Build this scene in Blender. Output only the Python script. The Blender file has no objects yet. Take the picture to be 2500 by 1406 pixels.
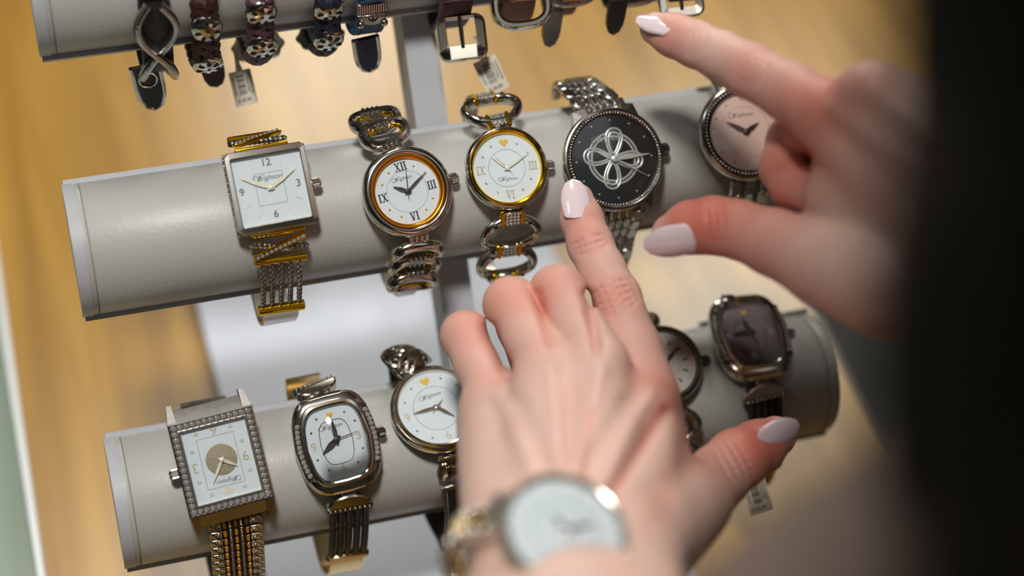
import bpy, math, random
import numpy as np
from mathutils import Vector, Matrix

# ------------------------------------------------------------------ camera
# camera solved from the three display bars and the shelf edges (photo taken as 2500 x 1406)
FPX = 4600.2
ROT = np.array([[0.9572723181, -0.2832873244, 0.0581205713],
                [-0.1614894453, -0.6903790296, -0.7051935582],
                [0.2398976199, 0.6656764134, -0.7066286469]])      # world -> camera (x right, y down, z forward)
ROD_Z3 = 85.0                                                       # front bar axis above the shelf, mm
CAM = np.array([-14.685 - 146.3, -530.175, 502.583 + 75.5 + ROD_Z3])  # mm
RODS = {1: (62.7, 75.5 + ROD_Z3 + 76.0), 2: (0.0, 75.5 + ROD_Z3), 3: (-62.7, ROD_Z3)}   # (y, z) of each bar axis, mm
XL, XR = -146.3, 146.4
FOCUS = 712.0

def ray(px, py):
    return ROT.T @ np.array([(px - 1250.0) / FPX, (py - 703.0) / FPX, 1.0])
def at(px, py, depth):                      # a pixel and a distance along the view -> world mm
    return CAM + ray(px, py) * depth
def cam2world(v):                           # camera-space mm -> world mm
    return CAM + np.asarray(v) @ ROT
def on_rod(px, py, rod, rad):               # where the ray meets a bar of that radius
    d = ray(px, py); y, z = RODS[rod]
    a = d[1]**2 + d[2]**2; oy, oz = CAM[1]-y, CAM[2]-z
    b = oy*d[1] + oz*d[2]; c = oy*oy + oz*oz - rad*rad
    D = b*b - a*c
    t = (-b - math.sqrt(D))/a if D > 0 else -b/a
    return CAM + t*d
def on_plane(px, py, axis, val):
    d = ray(px, py); t = (val - CAM[axis]) / d[axis]
    return CAM + t*d

scene = bpy.context.scene
cam_d = bpy.data.cameras.new('camera')
cam = bpy.data.objects.new('camera', cam_d); scene.collection.objects.link(cam)
cam_d.sensor_width = 36.0; cam_d.lens = FPX*36.0/2500.0
cam_d.clip_start = 0.01; cam_d.clip_end = 50
M = Matrix.Identity(4)
for i in range(3):
    M[i][0] = ROT[0][i]; M[i][1] = -ROT[1][i]; M[i][2] = -ROT[2][i]; M[i][3] = CAM[i]*0.001
cam.matrix_world = M
cam_d.dof.use_dof = True; cam_d.dof.focus_distance = FOCUS*0.001; cam_d.dof.aperture_fstop = 2.8
scene.camera = cam

# ------------------------------------------------------------------ light
world = bpy.data.worlds.new('world'); scene.world = world; world.use_nodes = True
bg = world.node_tree.nodes['Background']; bg.inputs[0].default_value = (0.86, 0.90, 1.0, 1); bg.inputs[1].default_value = 0.15
def area(name, loc, target, size, power, col, size_y=None):
    l = bpy.data.lights.new(name, 'AREA'); l.energy = power; l.color = col
    l.shape = 'RECTANGLE'; l.size = size; l.size_y = size_y or size
    o = bpy.data.objects.new(name, l); scene.collection.objects.link(o)
    o.location = loc; d = Vector(target) - Vector(loc)
    o.rotation_euler = d.to_track_quat('-Z', 'Y').to_euler()
    return o
area('ceiling_light', (-0.30, -0.42, 1.68), (0, 0, 0.15), 0.22, 27, (1.0, 0.96, 0.90), 0.22)
area('ceiling_light', (0.00, 0.95, 1.50), (0.0, 0.55, 0.0), 0.30, 8, (1.0, 0.95, 0.86), 0.30)
area('ceiling_light', (-1.10, 0.45, 1.68), (0, 0, 0.15), 0.40, 2.6, (0.78, 0.89, 1.0), 0.40)
area('ceiling_light', (0.30, -0.90, 1.70), (0.30, -0.90, 0), 0.95, 1.8, (0.97, 0.98, 1.0), 0.50)  # added unseen panel, there only to brighten reflections in the silver cases
area('display_light', (0.17, 1.02, 0.60), (0.03, 0.25, 0.0), 0.20, 3.0, (1.0, 0.97, 0.84), 0.24)
area('display_light', (0.68, 1.02, 1.03), (0.16, 0.07, 0.0), 0.32, 7.0, (1.0, 0.97, 0.86), 0.30)
area('display_light', (0.23, 1.02, 1.03), (0.0, 0.07, 0.0), 0.12, 0.35, (0.95, 0.97, 1.0), 0.12)
scene.view_settings.view_transform = 'Standard'; scene.view_settings.look = 'None'
scene.view_settings.gamma = 1.0; scene.view_settings.use_curve_mapping = False
scene.view_settings.exposure = -0.36
scene.cycles.use_denoising = True

# ------------------------------------------------------------------ materials
def lin(c):
    return tuple(((x/255.0)/12.92 if x/255.0 <= 0.04045 else ((x/255.0+0.055)/1.055)**2.4) for x in c) + (1.0,)
MATS = {}
def mat(name, col, rough=0.5, metal=0.0, bump=None, spec=0.5, coat=0.0, vary=None, sss=0.0):
    """bump: (scale, strength, distance); vary: (scale, second colour)"""
    if name in MATS: return MATS[name]
    m = bpy.data.materials.new(name); m.use_nodes = True; nt = m.node_tree
    b = nt.nodes['Principled BSDF']
    b.inputs['Base Color'].default_value = lin(col); b.inputs['Roughness'].default_value = rough
    b.inputs['Metallic'].default_value = metal; b.inputs['Specular IOR Level'].default_value = spec
    b.inputs['Coat Weight'].default_value = coat; b.inputs['Coat Roughness'].default_value = 0.08
    if sss:
        b.inputs['Subsurface Weight'].default_value = sss
    tc = nt.nodes.new('ShaderNodeTexCoord')
    if bump:
        n = nt.nodes.new('ShaderNodeTexNoise'); n.inputs['Scale'].default_value = bump[0]; n.inputs['Detail'].default_value = 4
        nt.links.new(tc.outputs['Object'], n.inputs['Vector'])
        bp = nt.nodes.new('ShaderNodeBump'); bp.inputs['Strength'].default_value = bump[1]; bp.inputs['Distance'].default_value = bump[2]
        nt.links.new(n.outputs['Fac'], bp.inputs['Height']); nt.links.new(bp.outputs['Normal'], b.inputs['Normal'])
    if vary:
        n = nt.nodes.new('ShaderNodeTexNoise'); n.inputs['Scale'].default_value = vary[0]; n.inputs['Detail'].default_value = 3
        nt.links.new(tc.outputs['Object'], n.inputs['Vector'])
        mx = nt.nodes.new('ShaderNodeMix'); mx.data_type = 'RGBA'
        mx.inputs['A'].default_value = lin(col); mx.inputs['B'].default_value = lin(vary[1])
        nt.links.new(n.outputs['Fac'], mx.inputs['Factor']); nt.links.new(mx.outputs['Result'], b.inputs['Base Color'])
    MATS[name] = m
    return m
SILVER = mat('polished_silver', (222, 218, 210), 0.16, 1.0, vary=(300, (205, 198, 186)))
STEEL = mat('brushed_steel', (206, 202, 196), 0.24, 1.0, bump=(900, 0.12, 0.0003))
ANTIQUE = mat('antique_silver', (208, 206, 200), 0.26, 1.0, bump=(700, 0.5, 0.0006), vary=(260, (158, 154, 146)))
DARKSIL = mat('dark_silver', (146, 144, 141), 0.28, 1.0, vary=(500, (112, 110, 107)))
OXIDE = mat('oxidised_recess', (44, 40, 36), 0.45, 0.6, vary=(400, (70, 62, 54)))
GOLD = mat('polished_gold', (248, 200, 40), 0.17, 1.0, vary=(260, (236, 182, 26)))
PALEGOLD = mat('pale_gold', (226, 206, 158), 0.18, 1.0, vary=(260, (206, 178, 122)))
ORANGE = mat('amber_gold_ring', (232, 150, 30), 0.22, 0.9, vary=(300, (214, 128, 18)))
CRYSTAL = mat('crystal_stone', (232, 230, 228), 0.05, 0.6, coat=1.0, spec=0.9, vary=(900, (170, 166, 160)))
DIALW = mat('pearl_white_dial', (218, 228, 232), 0.32, 0.0, coat=0.3, vary=(160, (206, 218, 225)))
DIALG = mat('silver_grey_dial', (214, 210, 202), 0.3, 0.2, vary=(160, (200, 196, 190)))
DIALP = mat('rose_pearl_dial', (232, 204, 190), 0.3, 0.15, vary=(120, (222, 190, 178)))
DIALV = mat('mauve_dial', (150, 138, 142), 0.25, 0.2, vary=(120, (132, 120, 126)))
DIALK = mat('black_dial', (16, 20, 22), 0.25, 0.0, coat=0.4, vary=(90, (34, 44, 46)))
INK = mat('dark_ink', (40, 36, 36), 0.5, vary=(500, (52, 48, 48)))
GREYINK = mat('grey_ink', (112, 112, 116), 0.5, vary=(500, (96, 98, 102)))
PALE = mat('pale_metal_marker', (232, 228, 212), 0.35, 0.1, vary=(400, (210, 204, 184)))
HOLE = mat('dark_hole', (14, 10, 8), 0.7, vary=(300, (24, 18, 14)))
PALESHADE = mat('shaded_pale_numeral', (202, 194, 168), 0.35, 0.2, vary=(400, (186, 178, 152)))  # pale numerals with their embossed shading put into a darker colour
HEARTG = mat('gold_leaf_marker', (232, 190, 84), 0.35, 0.25, vary=(300, (220, 176, 70)))
GLITTER = mat('glitter_disc', (206, 196, 170), 0.4, 0.0, bump=(2600, 1.0, 0.0008), vary=(2400, (150, 138, 112)))

def glass_mat():
    m = bpy.data.materials.new('watch_glass'); m.use_nodes = True; nt = m.node_tree
    for n in list(nt.nodes): nt.nodes.remove(n)
    out = nt.nodes.new('ShaderNodeOutputMaterial'); mx = nt.nodes.new('ShaderNodeMixShader')
    tr = nt.nodes.new('ShaderNodeBsdfTransparent'); gl = nt.nodes.new('ShaderNodeBsdfGlossy'); gl.inputs['Roughness'].default_value = 0.03
    fr = nt.nodes.new('ShaderNodeFresnel'); fr.inputs['IOR'].default_value = 1.45
    nt.links.new(fr.outputs[0], mx.inputs[0]); nt.links.new(tr.outputs[0], mx.inputs[1]); nt.links.new(gl.outputs[0], mx.inputs[2])
    nt.links.new(mx.outputs[0], out.inputs['Surface'])
    return m
GLASS = glass_mat()

# ------------------------------------------------------------------ mesh helpers (all lengths in mm)
COL = scene.collection
def unit(v):
    v = np.asarray(v, float); return v/np.linalg.norm(v)
def frame4(x, y, z, o):
    M = np.eye(4); M[:3, 0] = x; M[:3, 1] = y; M[:3, 2] = z; M[:3, 3] = o
    return M
def T(x=0, y=0, z=0):
    M = np.eye(4); M[:3, 3] = (x, y, z); return M
def Rz(a):
    M = np.eye(4); c, s = math.cos(a), math.sin(a); M[0, 0] = c; M[0, 1] = -s; M[1, 0] = s; M[1, 1] = c; return M
def Rx(a):
    M = np.eye(4); c, s = math.cos(a), math.sin(a); M[1, 1] = c; M[1, 2] = -s; M[2, 1] = s; M[2, 2] = c; return M
def Ry(a):
    M = np.eye(4); c, s = math.cos(a), math.sin(a); M[0, 0] = c; M[0, 2] = s; M[2, 0] = -s; M[2, 2] = c; return M
def S(x, y, z):
    return np.diag([x, y, z, 1.0])

class MB:
    def __init__(self): self.v = []; self.f = []; self.n = 0
    def add(self, v, f, M=None):
        v = np.asarray(v, float)
        if M is not None: v = v @ M[:3, :3].T + M[:3, 3]
        o = self.n; self.v.append(v); self.n += len(v)
        self.f.extend([tuple(i+o for i in q) for q in f]); return self
    def box(self, c, s, M=None, taper=1.0):
        x, y, z = [k/2 for k in s]; cx, cy, cz = c
        v = [(cx+a*x*(taper if d > 0 else 1), cy+b*y*(taper if d > 0 else 1), cz+d*z) for d in (-1, 1) for a, b in ((-1, -1), (1, -1), (1, 1), (-1, 1))]
        return self.add(v, [(3, 2, 1, 0), (4, 5, 6, 7), (0, 1, 5, 4), (1, 2, 6, 5), (2, 3, 7, 6), (3, 0, 4, 7)], M)
    def bbox(self, c, s, b, M=None):                      # box with a bevelled top and bottom rim
        x, y, z = [k/2 for k in s]; b = min(b, x*.9, y*.9, z*.9)
        out = lambda ix, iy: [(-x+ix, -y), (x-ix, -y), (x, -y+iy), (x, y-iy), (x-ix, y), (-x+ix, y), (-x, y-iy), (-x, -y+iy)]
        o1 = out(b, b); o2 = [(p[0]*(x-b*.6)/x, p[1]*(y-b*.6)/y) for p in o1]
        return self.loft([[(c[0]+p[0], c[1]+p[1], c[2]+zz) for p in oo] for oo, zz in ((o2, -z), (o1, -z+b), (o1, z-b), (o2, z))], M)
    def loft(self, rings, M=None, closed_ring=True, caps=True, wrap=False):
        k = len(rings[0]); v = [p for r in rings for p in r]; f = []
        nr = len(rings); mm = nr if wrap else nr-1
        for i in range(mm):
            a = i*k; b = ((i+1) % nr)*k
            for j in range(k if closed_ring else k-1):
                j2 = (j+1) % k
                f.append((a+j, a+j2, b+j2, b+j))
        if caps and not wrap and closed_ring:
            f.append(tuple(range(k))[::-1]); f.append(tuple(range((nr-1)*k, nr*k)))
        return self.add(v, f, M)
    def lathe(self, prof, n=48, M=None, wrap=False, a0=0, a1=None):
        rings = []
        full = a1 is None
        for i in range(n if full else n+1):
            a = a0 + ((2*math.pi) if full else (a1-a0))*i/n
            rings.append([(r*math.cos(a), r*math.sin(a), z) for r, z in prof])
        return self.loft(rings, M, closed_ring=wrap, caps=False, wrap=full) if full else self.loft(rings, M, closed_ring=wrap, caps=wrap)
    def torus(self, Rr, r, n=48, m=10, M=None, sz=1.0):
        return self.lathe([(Rr+r*math.cos(2*math.pi*j/m), sz*r*math.sin(2*math.pi*j/m)) for j in range(m)], n, M, wrap=True)
    def sphere(self, c, r, nu=10, nv=6, M=None, sc=(1, 1, 1)):
        v = [(c[0], c[1], c[2]-r*sc[2])]
        for i in range(1, nv):
            t = -math.pi/2 + math.pi*i/nv
            for j in range(nu):
                a = 2*math.pi*j/nu
                v.append((c[0]+r*sc[0]*math.cos(t)*math.cos(a), c[1]+r*sc[1]*math.cos(t)*math.sin(a), c[2]+r*sc[2]*math.sin(t)))
        v.append((c[0], c[1], c[2]+r*sc[2])); f = []
        for j in range(nu): f.append((0, 1+(j+1) % nu, 1+j))
        for i in range(nv-2):
            for j in range(nu):
                a = 1+i*nu; f.append((a+j, a+(j+1) % nu, a+nu+(j+1) % nu, a+nu+j))
        t = len(v)-1; a = 1+(nv-2)*nu
        for j in range(nu): f.append((a+j, a+(j+1) % nu, t))
        return self.add(v, f, M)
    def disc(self, r, z, n=48, M=None, c=(0, 0)):
        return self.add([(c[0]+r*math.cos(2*math.pi*j/n), c[1]+r*math.sin(2*math.pi*j/n), z) for j in range(n)], [tuple(range(n))], M)
    def prism(self, out, z0, z1, M=None):
        return self.loft([[(x, y, z0) for x, y in out], [(x, y, z1) for x, y in out]], M)
    def tube(self, pts, rad, n=8, M=None, closed=False, flat=1.0, up=(0, 0, 1)):
        P = np.asarray(pts, float); k = len(P)
        rad = [rad]*k if np.isscalar(rad) else rad; rings = []
        for i in range(k):
            a = P[(i-1) % k] if (closed or i > 0) else P[i]; b = P[(i+1) % k] if (closed or i < k-1) else P[i]
            t = unit(b-a+1e-9); u = np.asarray(up, float); s = np.cross(t, u)
            if np.linalg.norm(s) < 1e-4: s = np.cross(t, (1, 0, 0.01))
            s = unit(s); w = np.cross(s, t)
            rings.append([P[i] + rad[i]*(math.cos(2*math.pi*j/n)*s + flat*math.sin(2*math.pi*j/n)*w) for j in range(n)])
        return self.loft(rings, M, caps=not closed, wrap=closed)
    def mesh(self, name, smooth=38):
        me = bpy.data.meshes.new(name)
        v = np.vstack(self.v)*0.001
        me.from_pydata(v.tolist(), [], self.f)
        me.validate(); 
        if smooth:
            me.polygons.foreach_set('use_smooth', [True]*len(me.polygons)); me.set_sharp_from_angle(angle=math.radians(smooth))
        me.update(); return me
    def build(self, name, m, parent=None, M=None, smooth=38, fix=True):
        me = self.mesh(name, 0)
        if fix:
            import bmesh
            bm = bmesh.new(); bm.from_mesh(me); bmesh.ops.recalc_face_normals(bm, faces=bm.faces); bm.to_mesh(me); bm.free()
        if smooth:
            me.polygons.foreach_set('use_smooth', [True]*len(me.polygons)); me.set_sharp_from_angle(angle=math.radians(smooth))
        return link(name, me, m, parent, M)

WM = {}                                                     # object -> world matrix (numpy, mm)
def bl(M):
    B = Matrix(M.tolist())
    for i in range(3): B[i][3] *= 0.001
    return B
def link(name, me, m, parent=None, M=None):
    """M: the object's own matrix relative to its parent (mm)"""
    o = bpy.data.objects.new(name, me); COL.objects.link(o)
    if me is not None and m is not None and not me.materials: me.materials.append(m)
    o.parent = parent; o.matrix_local = bl(M) if M is not None else Matrix.Identity(4)
    return o
def thing(name, label, cat, M=None, group=None):
    o = link(name, None, None, None, M); o.empty_display_size = 0.01
    return tag(o, label, cat, group)
def tag(o, label=None, cat=None, group=None, kind=None):
    if label: o['label'] = label
    if cat: o['category'] = cat
    if group: o['group'] = group
    if kind: o['kind'] = kind
    return o

# ------------------------------------------------------------------ the setting
def wood_mat():
    m = bpy.data.materials.new('honey_wood'); m.use_nodes = True; nt = m.node_tree; b = nt.nodes['Principled BSDF']
    tc = nt.nodes.new('ShaderNodeTexCoord'); mp = nt.nodes.new('ShaderNodeMapping'); mp.inputs['Scale'].default_value = (38, 2.2, 10)
    n = nt.nodes.new('ShaderNodeTexNoise'); n.inputs['Scale'].default_value = 1.6; n.inputs['Detail'].default_value = 6; n.inputs['Distortion'].default_value = 0.5
    nt.links.new(tc.outputs['Object'], mp.inputs['Vector']); nt.links.new(mp.outputs[0], n.inputs['Vector'])
    r = nt.nodes.new('ShaderNodeValToRGB'); e = r.color_ramp.elements
    e[0].position = 0.30; e[0].color = lin((140, 101, 34)); e[1].position = 0.72; e[1].color = lin((182, 139, 58))
    nt.links.new(n.outputs['Fac'], r.inputs['Fac']); nt.links.new(r.outputs['Color'], b.inputs['Base Color'])
    n2 = nt.nodes.new('ShaderNodeTexNoise'); n2.inputs['Scale'].default_value = 6
    nt.links.new(tc.outputs['Object'], n2.inputs['Vector'])
    rr = nt.nodes.new('ShaderNodeMapRange'); rr.inputs['To Min'].default_value = 0.24; rr.inputs['To Max'].default_value = 0.34
    nt.links.new(n2.outputs['Fac'], rr.inputs['Value']); nt.links.new(rr.outputs[0], b.inputs['Roughness'])
    b.inputs['Specular IOR Level'].default_value = 0.6
    return m
WOOD = wood_mat()
PLINTH = mat('white_laminate', (208, 214, 228), 0.42, vary=(14, (198, 205, 220)))
LEATHER = mat('cream_leatherette', (186, 187, 183), 0.42, bump=(620, 0.2, 0.0005), vary=(30, (176, 177, 173)))
LEATHER2 = mat('white_board_edge', (188, 191, 196), 0.5, bump=(300, 0.1, 0.0004), vary=(40, (178, 182, 188)))
STITCH = mat('taupe_thread', (150, 138, 124), 0.8, vary=(300, (132, 120, 106)))
SAGE = mat('sage_glass_shelf', (164, 176, 158), 0.16, coat=0.5, vary=(7, (128, 146, 132)))
WHITEEDGE = mat('white_edge_trim', (232, 236, 238), 0.35, vary=(30, (222, 228, 230)))
SLATE = mat('slate_grey_carpet', (92, 92, 90), 0.8, bump=(200, 0.3, 0.001), vary=(9, (76, 76, 76)))
DARKWOOD = mat('dark_edge_band', (66, 46, 20), 0.4, vary=(40, (50, 34, 14)))

WALLM = mat('mid_grey_wall', (88, 88, 90), 0.8, vary=(3, (80, 80, 82)))
FLOORM = mat('dark_floor', (84, 74, 66), 0.5, vary=(4, (70, 62, 56)))
CEILM = mat('grey_ceiling', (172, 174, 177), 0.8, vary=(3, (164, 166, 169)))
for nm, c, s_, m_ in (('floor', (0, 0, -925), (4600, 4600, 50), FLOORM), ('ceiling', (0, 0, 1775), (4600, 4600, 50), CEILM), ('wall_back', (0, 2325, 425), (4600, 50, 2650), WALLM), ('wall_front', (0, -2325, 425), (4600, 50, 2650), WALLM), ('wall_left', (-2325, 0, 425), (50, 4600, 2650), WALLM), ('wall_right', (2325, 0, 425), (50, 4600, 2650), WALLM)):
    f = MB().box(c, s_).build(nm, m_); f['kind'] = 'structure'
    tag(f, {'floor': 'dark shop floor', 'ceiling': 'pale grey shop ceiling overhead'}.get(nm, 'plain mid grey shop wall ') + ('' if nm in ('ceiling',) else ' out of view'), nm.split('_')[0])
f = MB().box((13, 60, -9), (383, 1100, 18)).build('shelf_board', WOOD); f['kind'] = 'structure'
tag(f, 'honey coloured wooden shelf under the watch stand', 'shelf')
f = MB().box((505, 590, -9), (600, 850, 18)).build('shelf_board', WOOD); f['kind'] = 'structure'
tag(f, 'wooden shelf wing behind the upper hand', 'shelf')
f = MB().box((206.5, -168, -10), (4, 665, 20)).build('trim_1', DARKWOOD); f['kind'] = 'structure'
tag(f, 'dark band along the right edge of the wooden shelf', 'trim')
f = MB().bbox((-180, 60, -3), (3.6, 1100, 16), 0.8).build('trim_2', WHITEEDGE); f['kind'] = 'structure'
tag(f, 'white edge strip beside the sage glass', 'trim')
f = MB().box((-412, 60, -14), (460, 1100, 10)).build('glass_shelf', SAGE); f['kind'] = 'structure'
tag(f, 'sage green glass shelf at the left edge', 'shelf')
f = MB().box((0, 100, -150), (1800, 1800, 10)).build('lower_counter', SLATE); f['kind'] = 'structure'
tag(f, 'slate grey surface lying below the shelf', 'counter')

# ------------------------------------------------------------------ the three-tier display stand
stand = thing('watch_display_stand', 'white three-tier stand with padded leatherette bars holding the watches', 'display stand', T(0, 0, 0))
MB().bbox((0, 20, 4), (180, 290, 8), 1.5).build('base_plate', PLINTH, stand)
vy, vz = -math.cos(math.radians(45.5)), math.sin(math.radians(45.5))         # the padded side faces this way (y, z)
uy, uz = -vz*-1, -vy*1                                                       # up along the flat back
uy, uz = vz, -vy
sy, sz = unit((62.7, 75.7))                                                  # direction of the steps
def step(s, q):       # s along the steps from bar 2, q toward the viewer
    return (sy*s - sz*q, RODS[2][1] + sz*s + sy*q)
sb = MB(); rings = []
for s, q0, q1 in ((-205, -31, -13), (118, -31, -13)):
    a, b_ = step(s, q0), step(s, q1)
    rings.append([(-6.2, a[0], a[1]), (7, a[0], a[1]), (7, b_[0], b_[1]), (-6.2, b_[0], b_[1])])
# foot of the spine is cut level on the base plate
def cut(p, q):
    t = (8.0 - p[1])/(q[1]-p[1]); return (p[0]+(q[0]-p[0])*t, 8.0)
a0, a1 = step(-205, -31), step(118, -31); b0, b1 = step(-205, -13), step(118, -13)
fa, fb = cut(a0, a1), cut(b0, b1)
rings[0] = [(-6.2, fa[0], fa[1]), (7, fa[0], fa[1]), (7, fb[0], fb[1]), (-6.2, fb[0], fb[1])]
sb.loft(rings).build('post', LEATHER2, stand)
def make_bar():
    """a half round padded bar about its own axis, x along the bar"""
    out = {}
    ends = [(XL, 22.6), (XL+0.5, 24.2), (XL+1.6, 25), (XL+5, 25.0), (XL+5.4, 24.8), (XL+5.8, 25.05), (XL+60, 25.1), (0, 25.1), (XR-60, 25.1), (XR-5.8, 25.05), (XR-5.4, 24.8), (XR-5, 25), (XR-1.6, 25), (XR-.5, 24.2), (XR, 22.6)]
    rings = []
    for x, r in ends:
        ring = []
        for k in range(41):
            a = math.radians(-90 + 180*k/40)
            ring.append((x, r*(math.cos(a)*vy + math.sin(a)*uy), r*(math.cos(a)*vz + math.sin(a)*uz)))
        rings.append(ring)
    out['bar'] = MB().loft(rings)
    q = lambda u, v: (u*uy + v*vy, u*uz + v*vz)
    pl = [q(-27, 0.2), q(27, 0.2), q(27, -4.5), q(-27, -4.5)]
    out['back_plate'] = MB().loft([[(XL, *p) for p in pl], [(XR, *p) for p in pl]])
    ec = MB()
    for x0, x1 in ((XL-0.9, XL+3.4), (XR-0.05, XR+0.9)):
        ring = [(25.35*(math.cos(math.radians(-90+180*k/32))*vy + math.sin(math.radians(-90+180*k/32))*uy), 25.35*(math.cos(math.radians(-90+180*k/32))*vz + math.sin(math.radians(-90+180*k/32))*uz)) for k in range(33)]
        if x0 < 0: ec.loft([[(x0, *p) for p in ring], [(x1, *p) for p in ring]])
    out['end_cap'] = ec
    st = MB()
    for x in (XL+5.4, XR-5.4):
        for k in range(2, 60):
            a = math.radians(-90 + 180*k/61); a2 = a + math.radians(1.9)
            P = [(x, 25.0*(math.cos(t)*vy+math.sin(t)*uy), 25.0*(math.cos(t)*vz+math.sin(t)*uz)) for t in (a, a2)]
            st.tube(P, 0.22, 5, up=(1, 0, 0))
    out['stitching'] = st
    return out
bar = make_bar()
meshes = {k: None for k in bar}
for i in (1, 2, 3):
    M = T(0, *RODS[i])
    if i == 1:
        b_ = bar['bar'].build('bar', LEATHER, stand, M); meshes['bar'] = b_.data
        for k, m_ in (('back_plate', LEATHER2), ('end_cap', LEATHER2), ('stitching', STITCH)):
            o = bar[k].build(k, m_, b_); meshes[k] = o.data
            if k == 'stitching': o['kind'] = 'stuff'
    else:
        b_ = link('bar', meshes['bar'], None, stand, M)
        for k in ('back_plate', 'end_cap', 'stitching'):
            o = link(k, meshes[k], None, b_)
            if k == 'stitching': o['kind'] = 'stuff'

# ------------------------------------------------------------------ watch helpers
def plane_frame(px, py, rod, rad, elev, top, bot):
    """frame of a dial: z out of the dial (elevation elev), y from the pixel bot to the pixel top"""
    e = math.radians(elev); n = np.array([0, -math.cos(e), math.sin(e)]); d = ray(px, py); A = np.array([0, *RODS[rod]])
    P = CAM + d*((rad - np.dot(CAM-A, n))/np.dot(d, n))          # the dial plane lies rad off the bar axis
    def hit(q):
        d = ray(*q); return CAM + d*(np.dot(P-CAM, n)/np.dot(d, n))
    y = unit(hit(top)-hit(bot)); x = unit(np.cross(y, n))
    return frame4(x, y, n, P)
_txt = {}
def text_mb(body, size, shear=0.0, ext=0.08, weight=0.0, sx=1.0):
    key = (body, shear, weight)
    if key not in _txt:
        c = bpy.data.curves.new('t', 'FONT'); c.body = body; c.size = 1.0; c.shear = shear; c.offset = weight
        c.align_x = 'CENTER'; c.align_y = 'CENTER'; c.resolution_u = 3; c.fill_mode = 'FRONT'
        o = bpy.data.objects.new('t', c); COL.objects.link(o)
        dg = bpy.context.evaluated_depsgraph_get(); me = o.evaluated_get(dg).to_mesh()
        _txt[key] = (np.array([v.co[:] for v in me.vertices]), [tuple(p.vertices) for p in me.polygons])
        o.evaluated_get(dg).to_mesh_clear(); bpy.data.objects.remove(o); bpy.data.curves.remove(c)
    v, f = _txt[key]; v = v*[size*sx, size, 1]; n = len(v)
    mb = MB(); mb.add(np.vstack([v + [0, 0, ext]]), f)
    return mb
def brand_mb(w):
    """the slanted script signature on the dials"""
    mb = text_mb('Brighton', w/3.35, 0.42, 0.05, -0.004)
    h = w/3.35
    P = [(-0.50*w + h*0.42*math.cos(t) - 0.05*w, 0.02*h + h*0.40*math.sin(t), 0.06) for t in np.linspace(0.6, 5.2, 14)]
    return mb.tube(P, 0.03*h, 4).tube([(-0.46*w, -0.34*h, 0.06), (-0.30*w, 0.42*h, 0.06), (-0.16*w, 0.50*h, 0.06)], 0.028*h, 4)
def roman_mb(s, h):
    t = h*0.17; th = h*0.07; mb = MB(); x = 0; g = h*0.12
    W_ = {'I': t*2.0, 'V': h*0.72, 'X': h*0.74}
    tot = sum(W_[c] for c in s) + g*0.2*(len(s)-1); x = -tot/2
    def bar(x0, y0, x1, y1, w):
        mb.prism([(x0-w/2, y0), (x0+w/2, y0), (x1+w/2, y1), (x1-w/2, y1)], 0.02, 0.1)
    for c in s:
        w = W_[c]; m = x+w/2
        if c == 'I':
            bar(m, -h/2, m, h/2, t)
            for y in (-h/2, h/2-th): mb.prism([(m-t*1.1, y), (m+t*1.1, y), (m+t*1.1, y+th), (m-t*1.1, y+th)], 0.02, 0.1)
        elif c == 'V':
            bar(m, -h/2, m-w*0.30, h/2, t); bar(m, -h/2, m+w*0.30, h/2, t*0.55)
            for q in (-0.30, 0.30): mb.prism([(m+q*w-t, h/2-th), (m+q*w+t, h/2-th), (m+q*w+t, h/2), (m+q*w-t, h/2)], 0.02, 0.1)
        else:
            bar(m+w*0.30, -h/2, m-w*0.30, h/2, t); bar(m-w*0.30, -h/2, m+w*0.30, h/2, t*0.55)
            for q in (-0.30, 0.30):
                for y in (-h/2, h/2-th): mb.prism([(m+q*w-t, y), (m+q*w+t, y), (m+q*w+t, y+th), (m+q*w-t, y+th)], 0.02, 0.1)
        x += w + g*0.2
    return mb
def heart_out(s):
    return [(s*0.062*16*math.sin(t)**3/1.0, s*0.062*(13*math.cos(t)-5*math.cos(2*t)-2*math.cos(3*t)-math.cos(4*t))) for t in np.linspace(0, 2*math.pi, 28, endpoint=False)]
def hand_mb(x, y, w, tail=0.0, z=0.5):
    L = math.hypot(x, y); a = math.atan2(y, x)
    out = [(-tail, -w*0.25), (0, -w*0.5), (L*0.45, -w*0.62), (L, -w*0.08), (L, w*0.08), (L*0.45, w*0.62), (0, w*0.5), (-tail, w*0.25)]
    return MB().prism(out, z, z+0.15, Rz(a))
def hands(root, hr, mn, m, hub=0.8, wh=1.1, wm=0.9, sec=None, ms=None, tail=1.5):
    hand_mb(*hr, wh, tail).build('hour_hand', m, root); hand_mb(*mn, wm, tail, 0.72).build('minute_hand', m, root)
    if sec is not None: hand_mb(*sec, 0.32, 3.0, 0.95).build('second_hand', ms or m, root)
    MB().lathe([(0.0, 1.35), (hub*0.6, 1.3), (hub, 1.1), (hub, 0.4)], 16).build('hand_hub', m, root)
def crown(root, x, y, m, r=1.9, L=3.2, ang=0.0):
    n = 22; mb = MB(); rings = []
    for t, k in ((0, 0.7), (0.25, 1.0), (L-0.5, 1.0), (L, 0.75), (L+0.5, 0.4)):
        rings.append([(t, r*k*(1.0 if j % 2 else 0.86)*math.cos(2*math.pi*j/(2*n)), r*k*(1.0 if j % 2 else 0.86)*math.sin(2*math.pi*j/(2*n))) for j in range(2*n)])
    mb.loft(rings); mb.tube([(-2.5, 0, 0), (0.2, 0, 0)], r*0.6, 10)
    return mb.build('crown', m, root, T(x, y, -2.6) @ Rz(ang), smooth=25)
_stone = None
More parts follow.
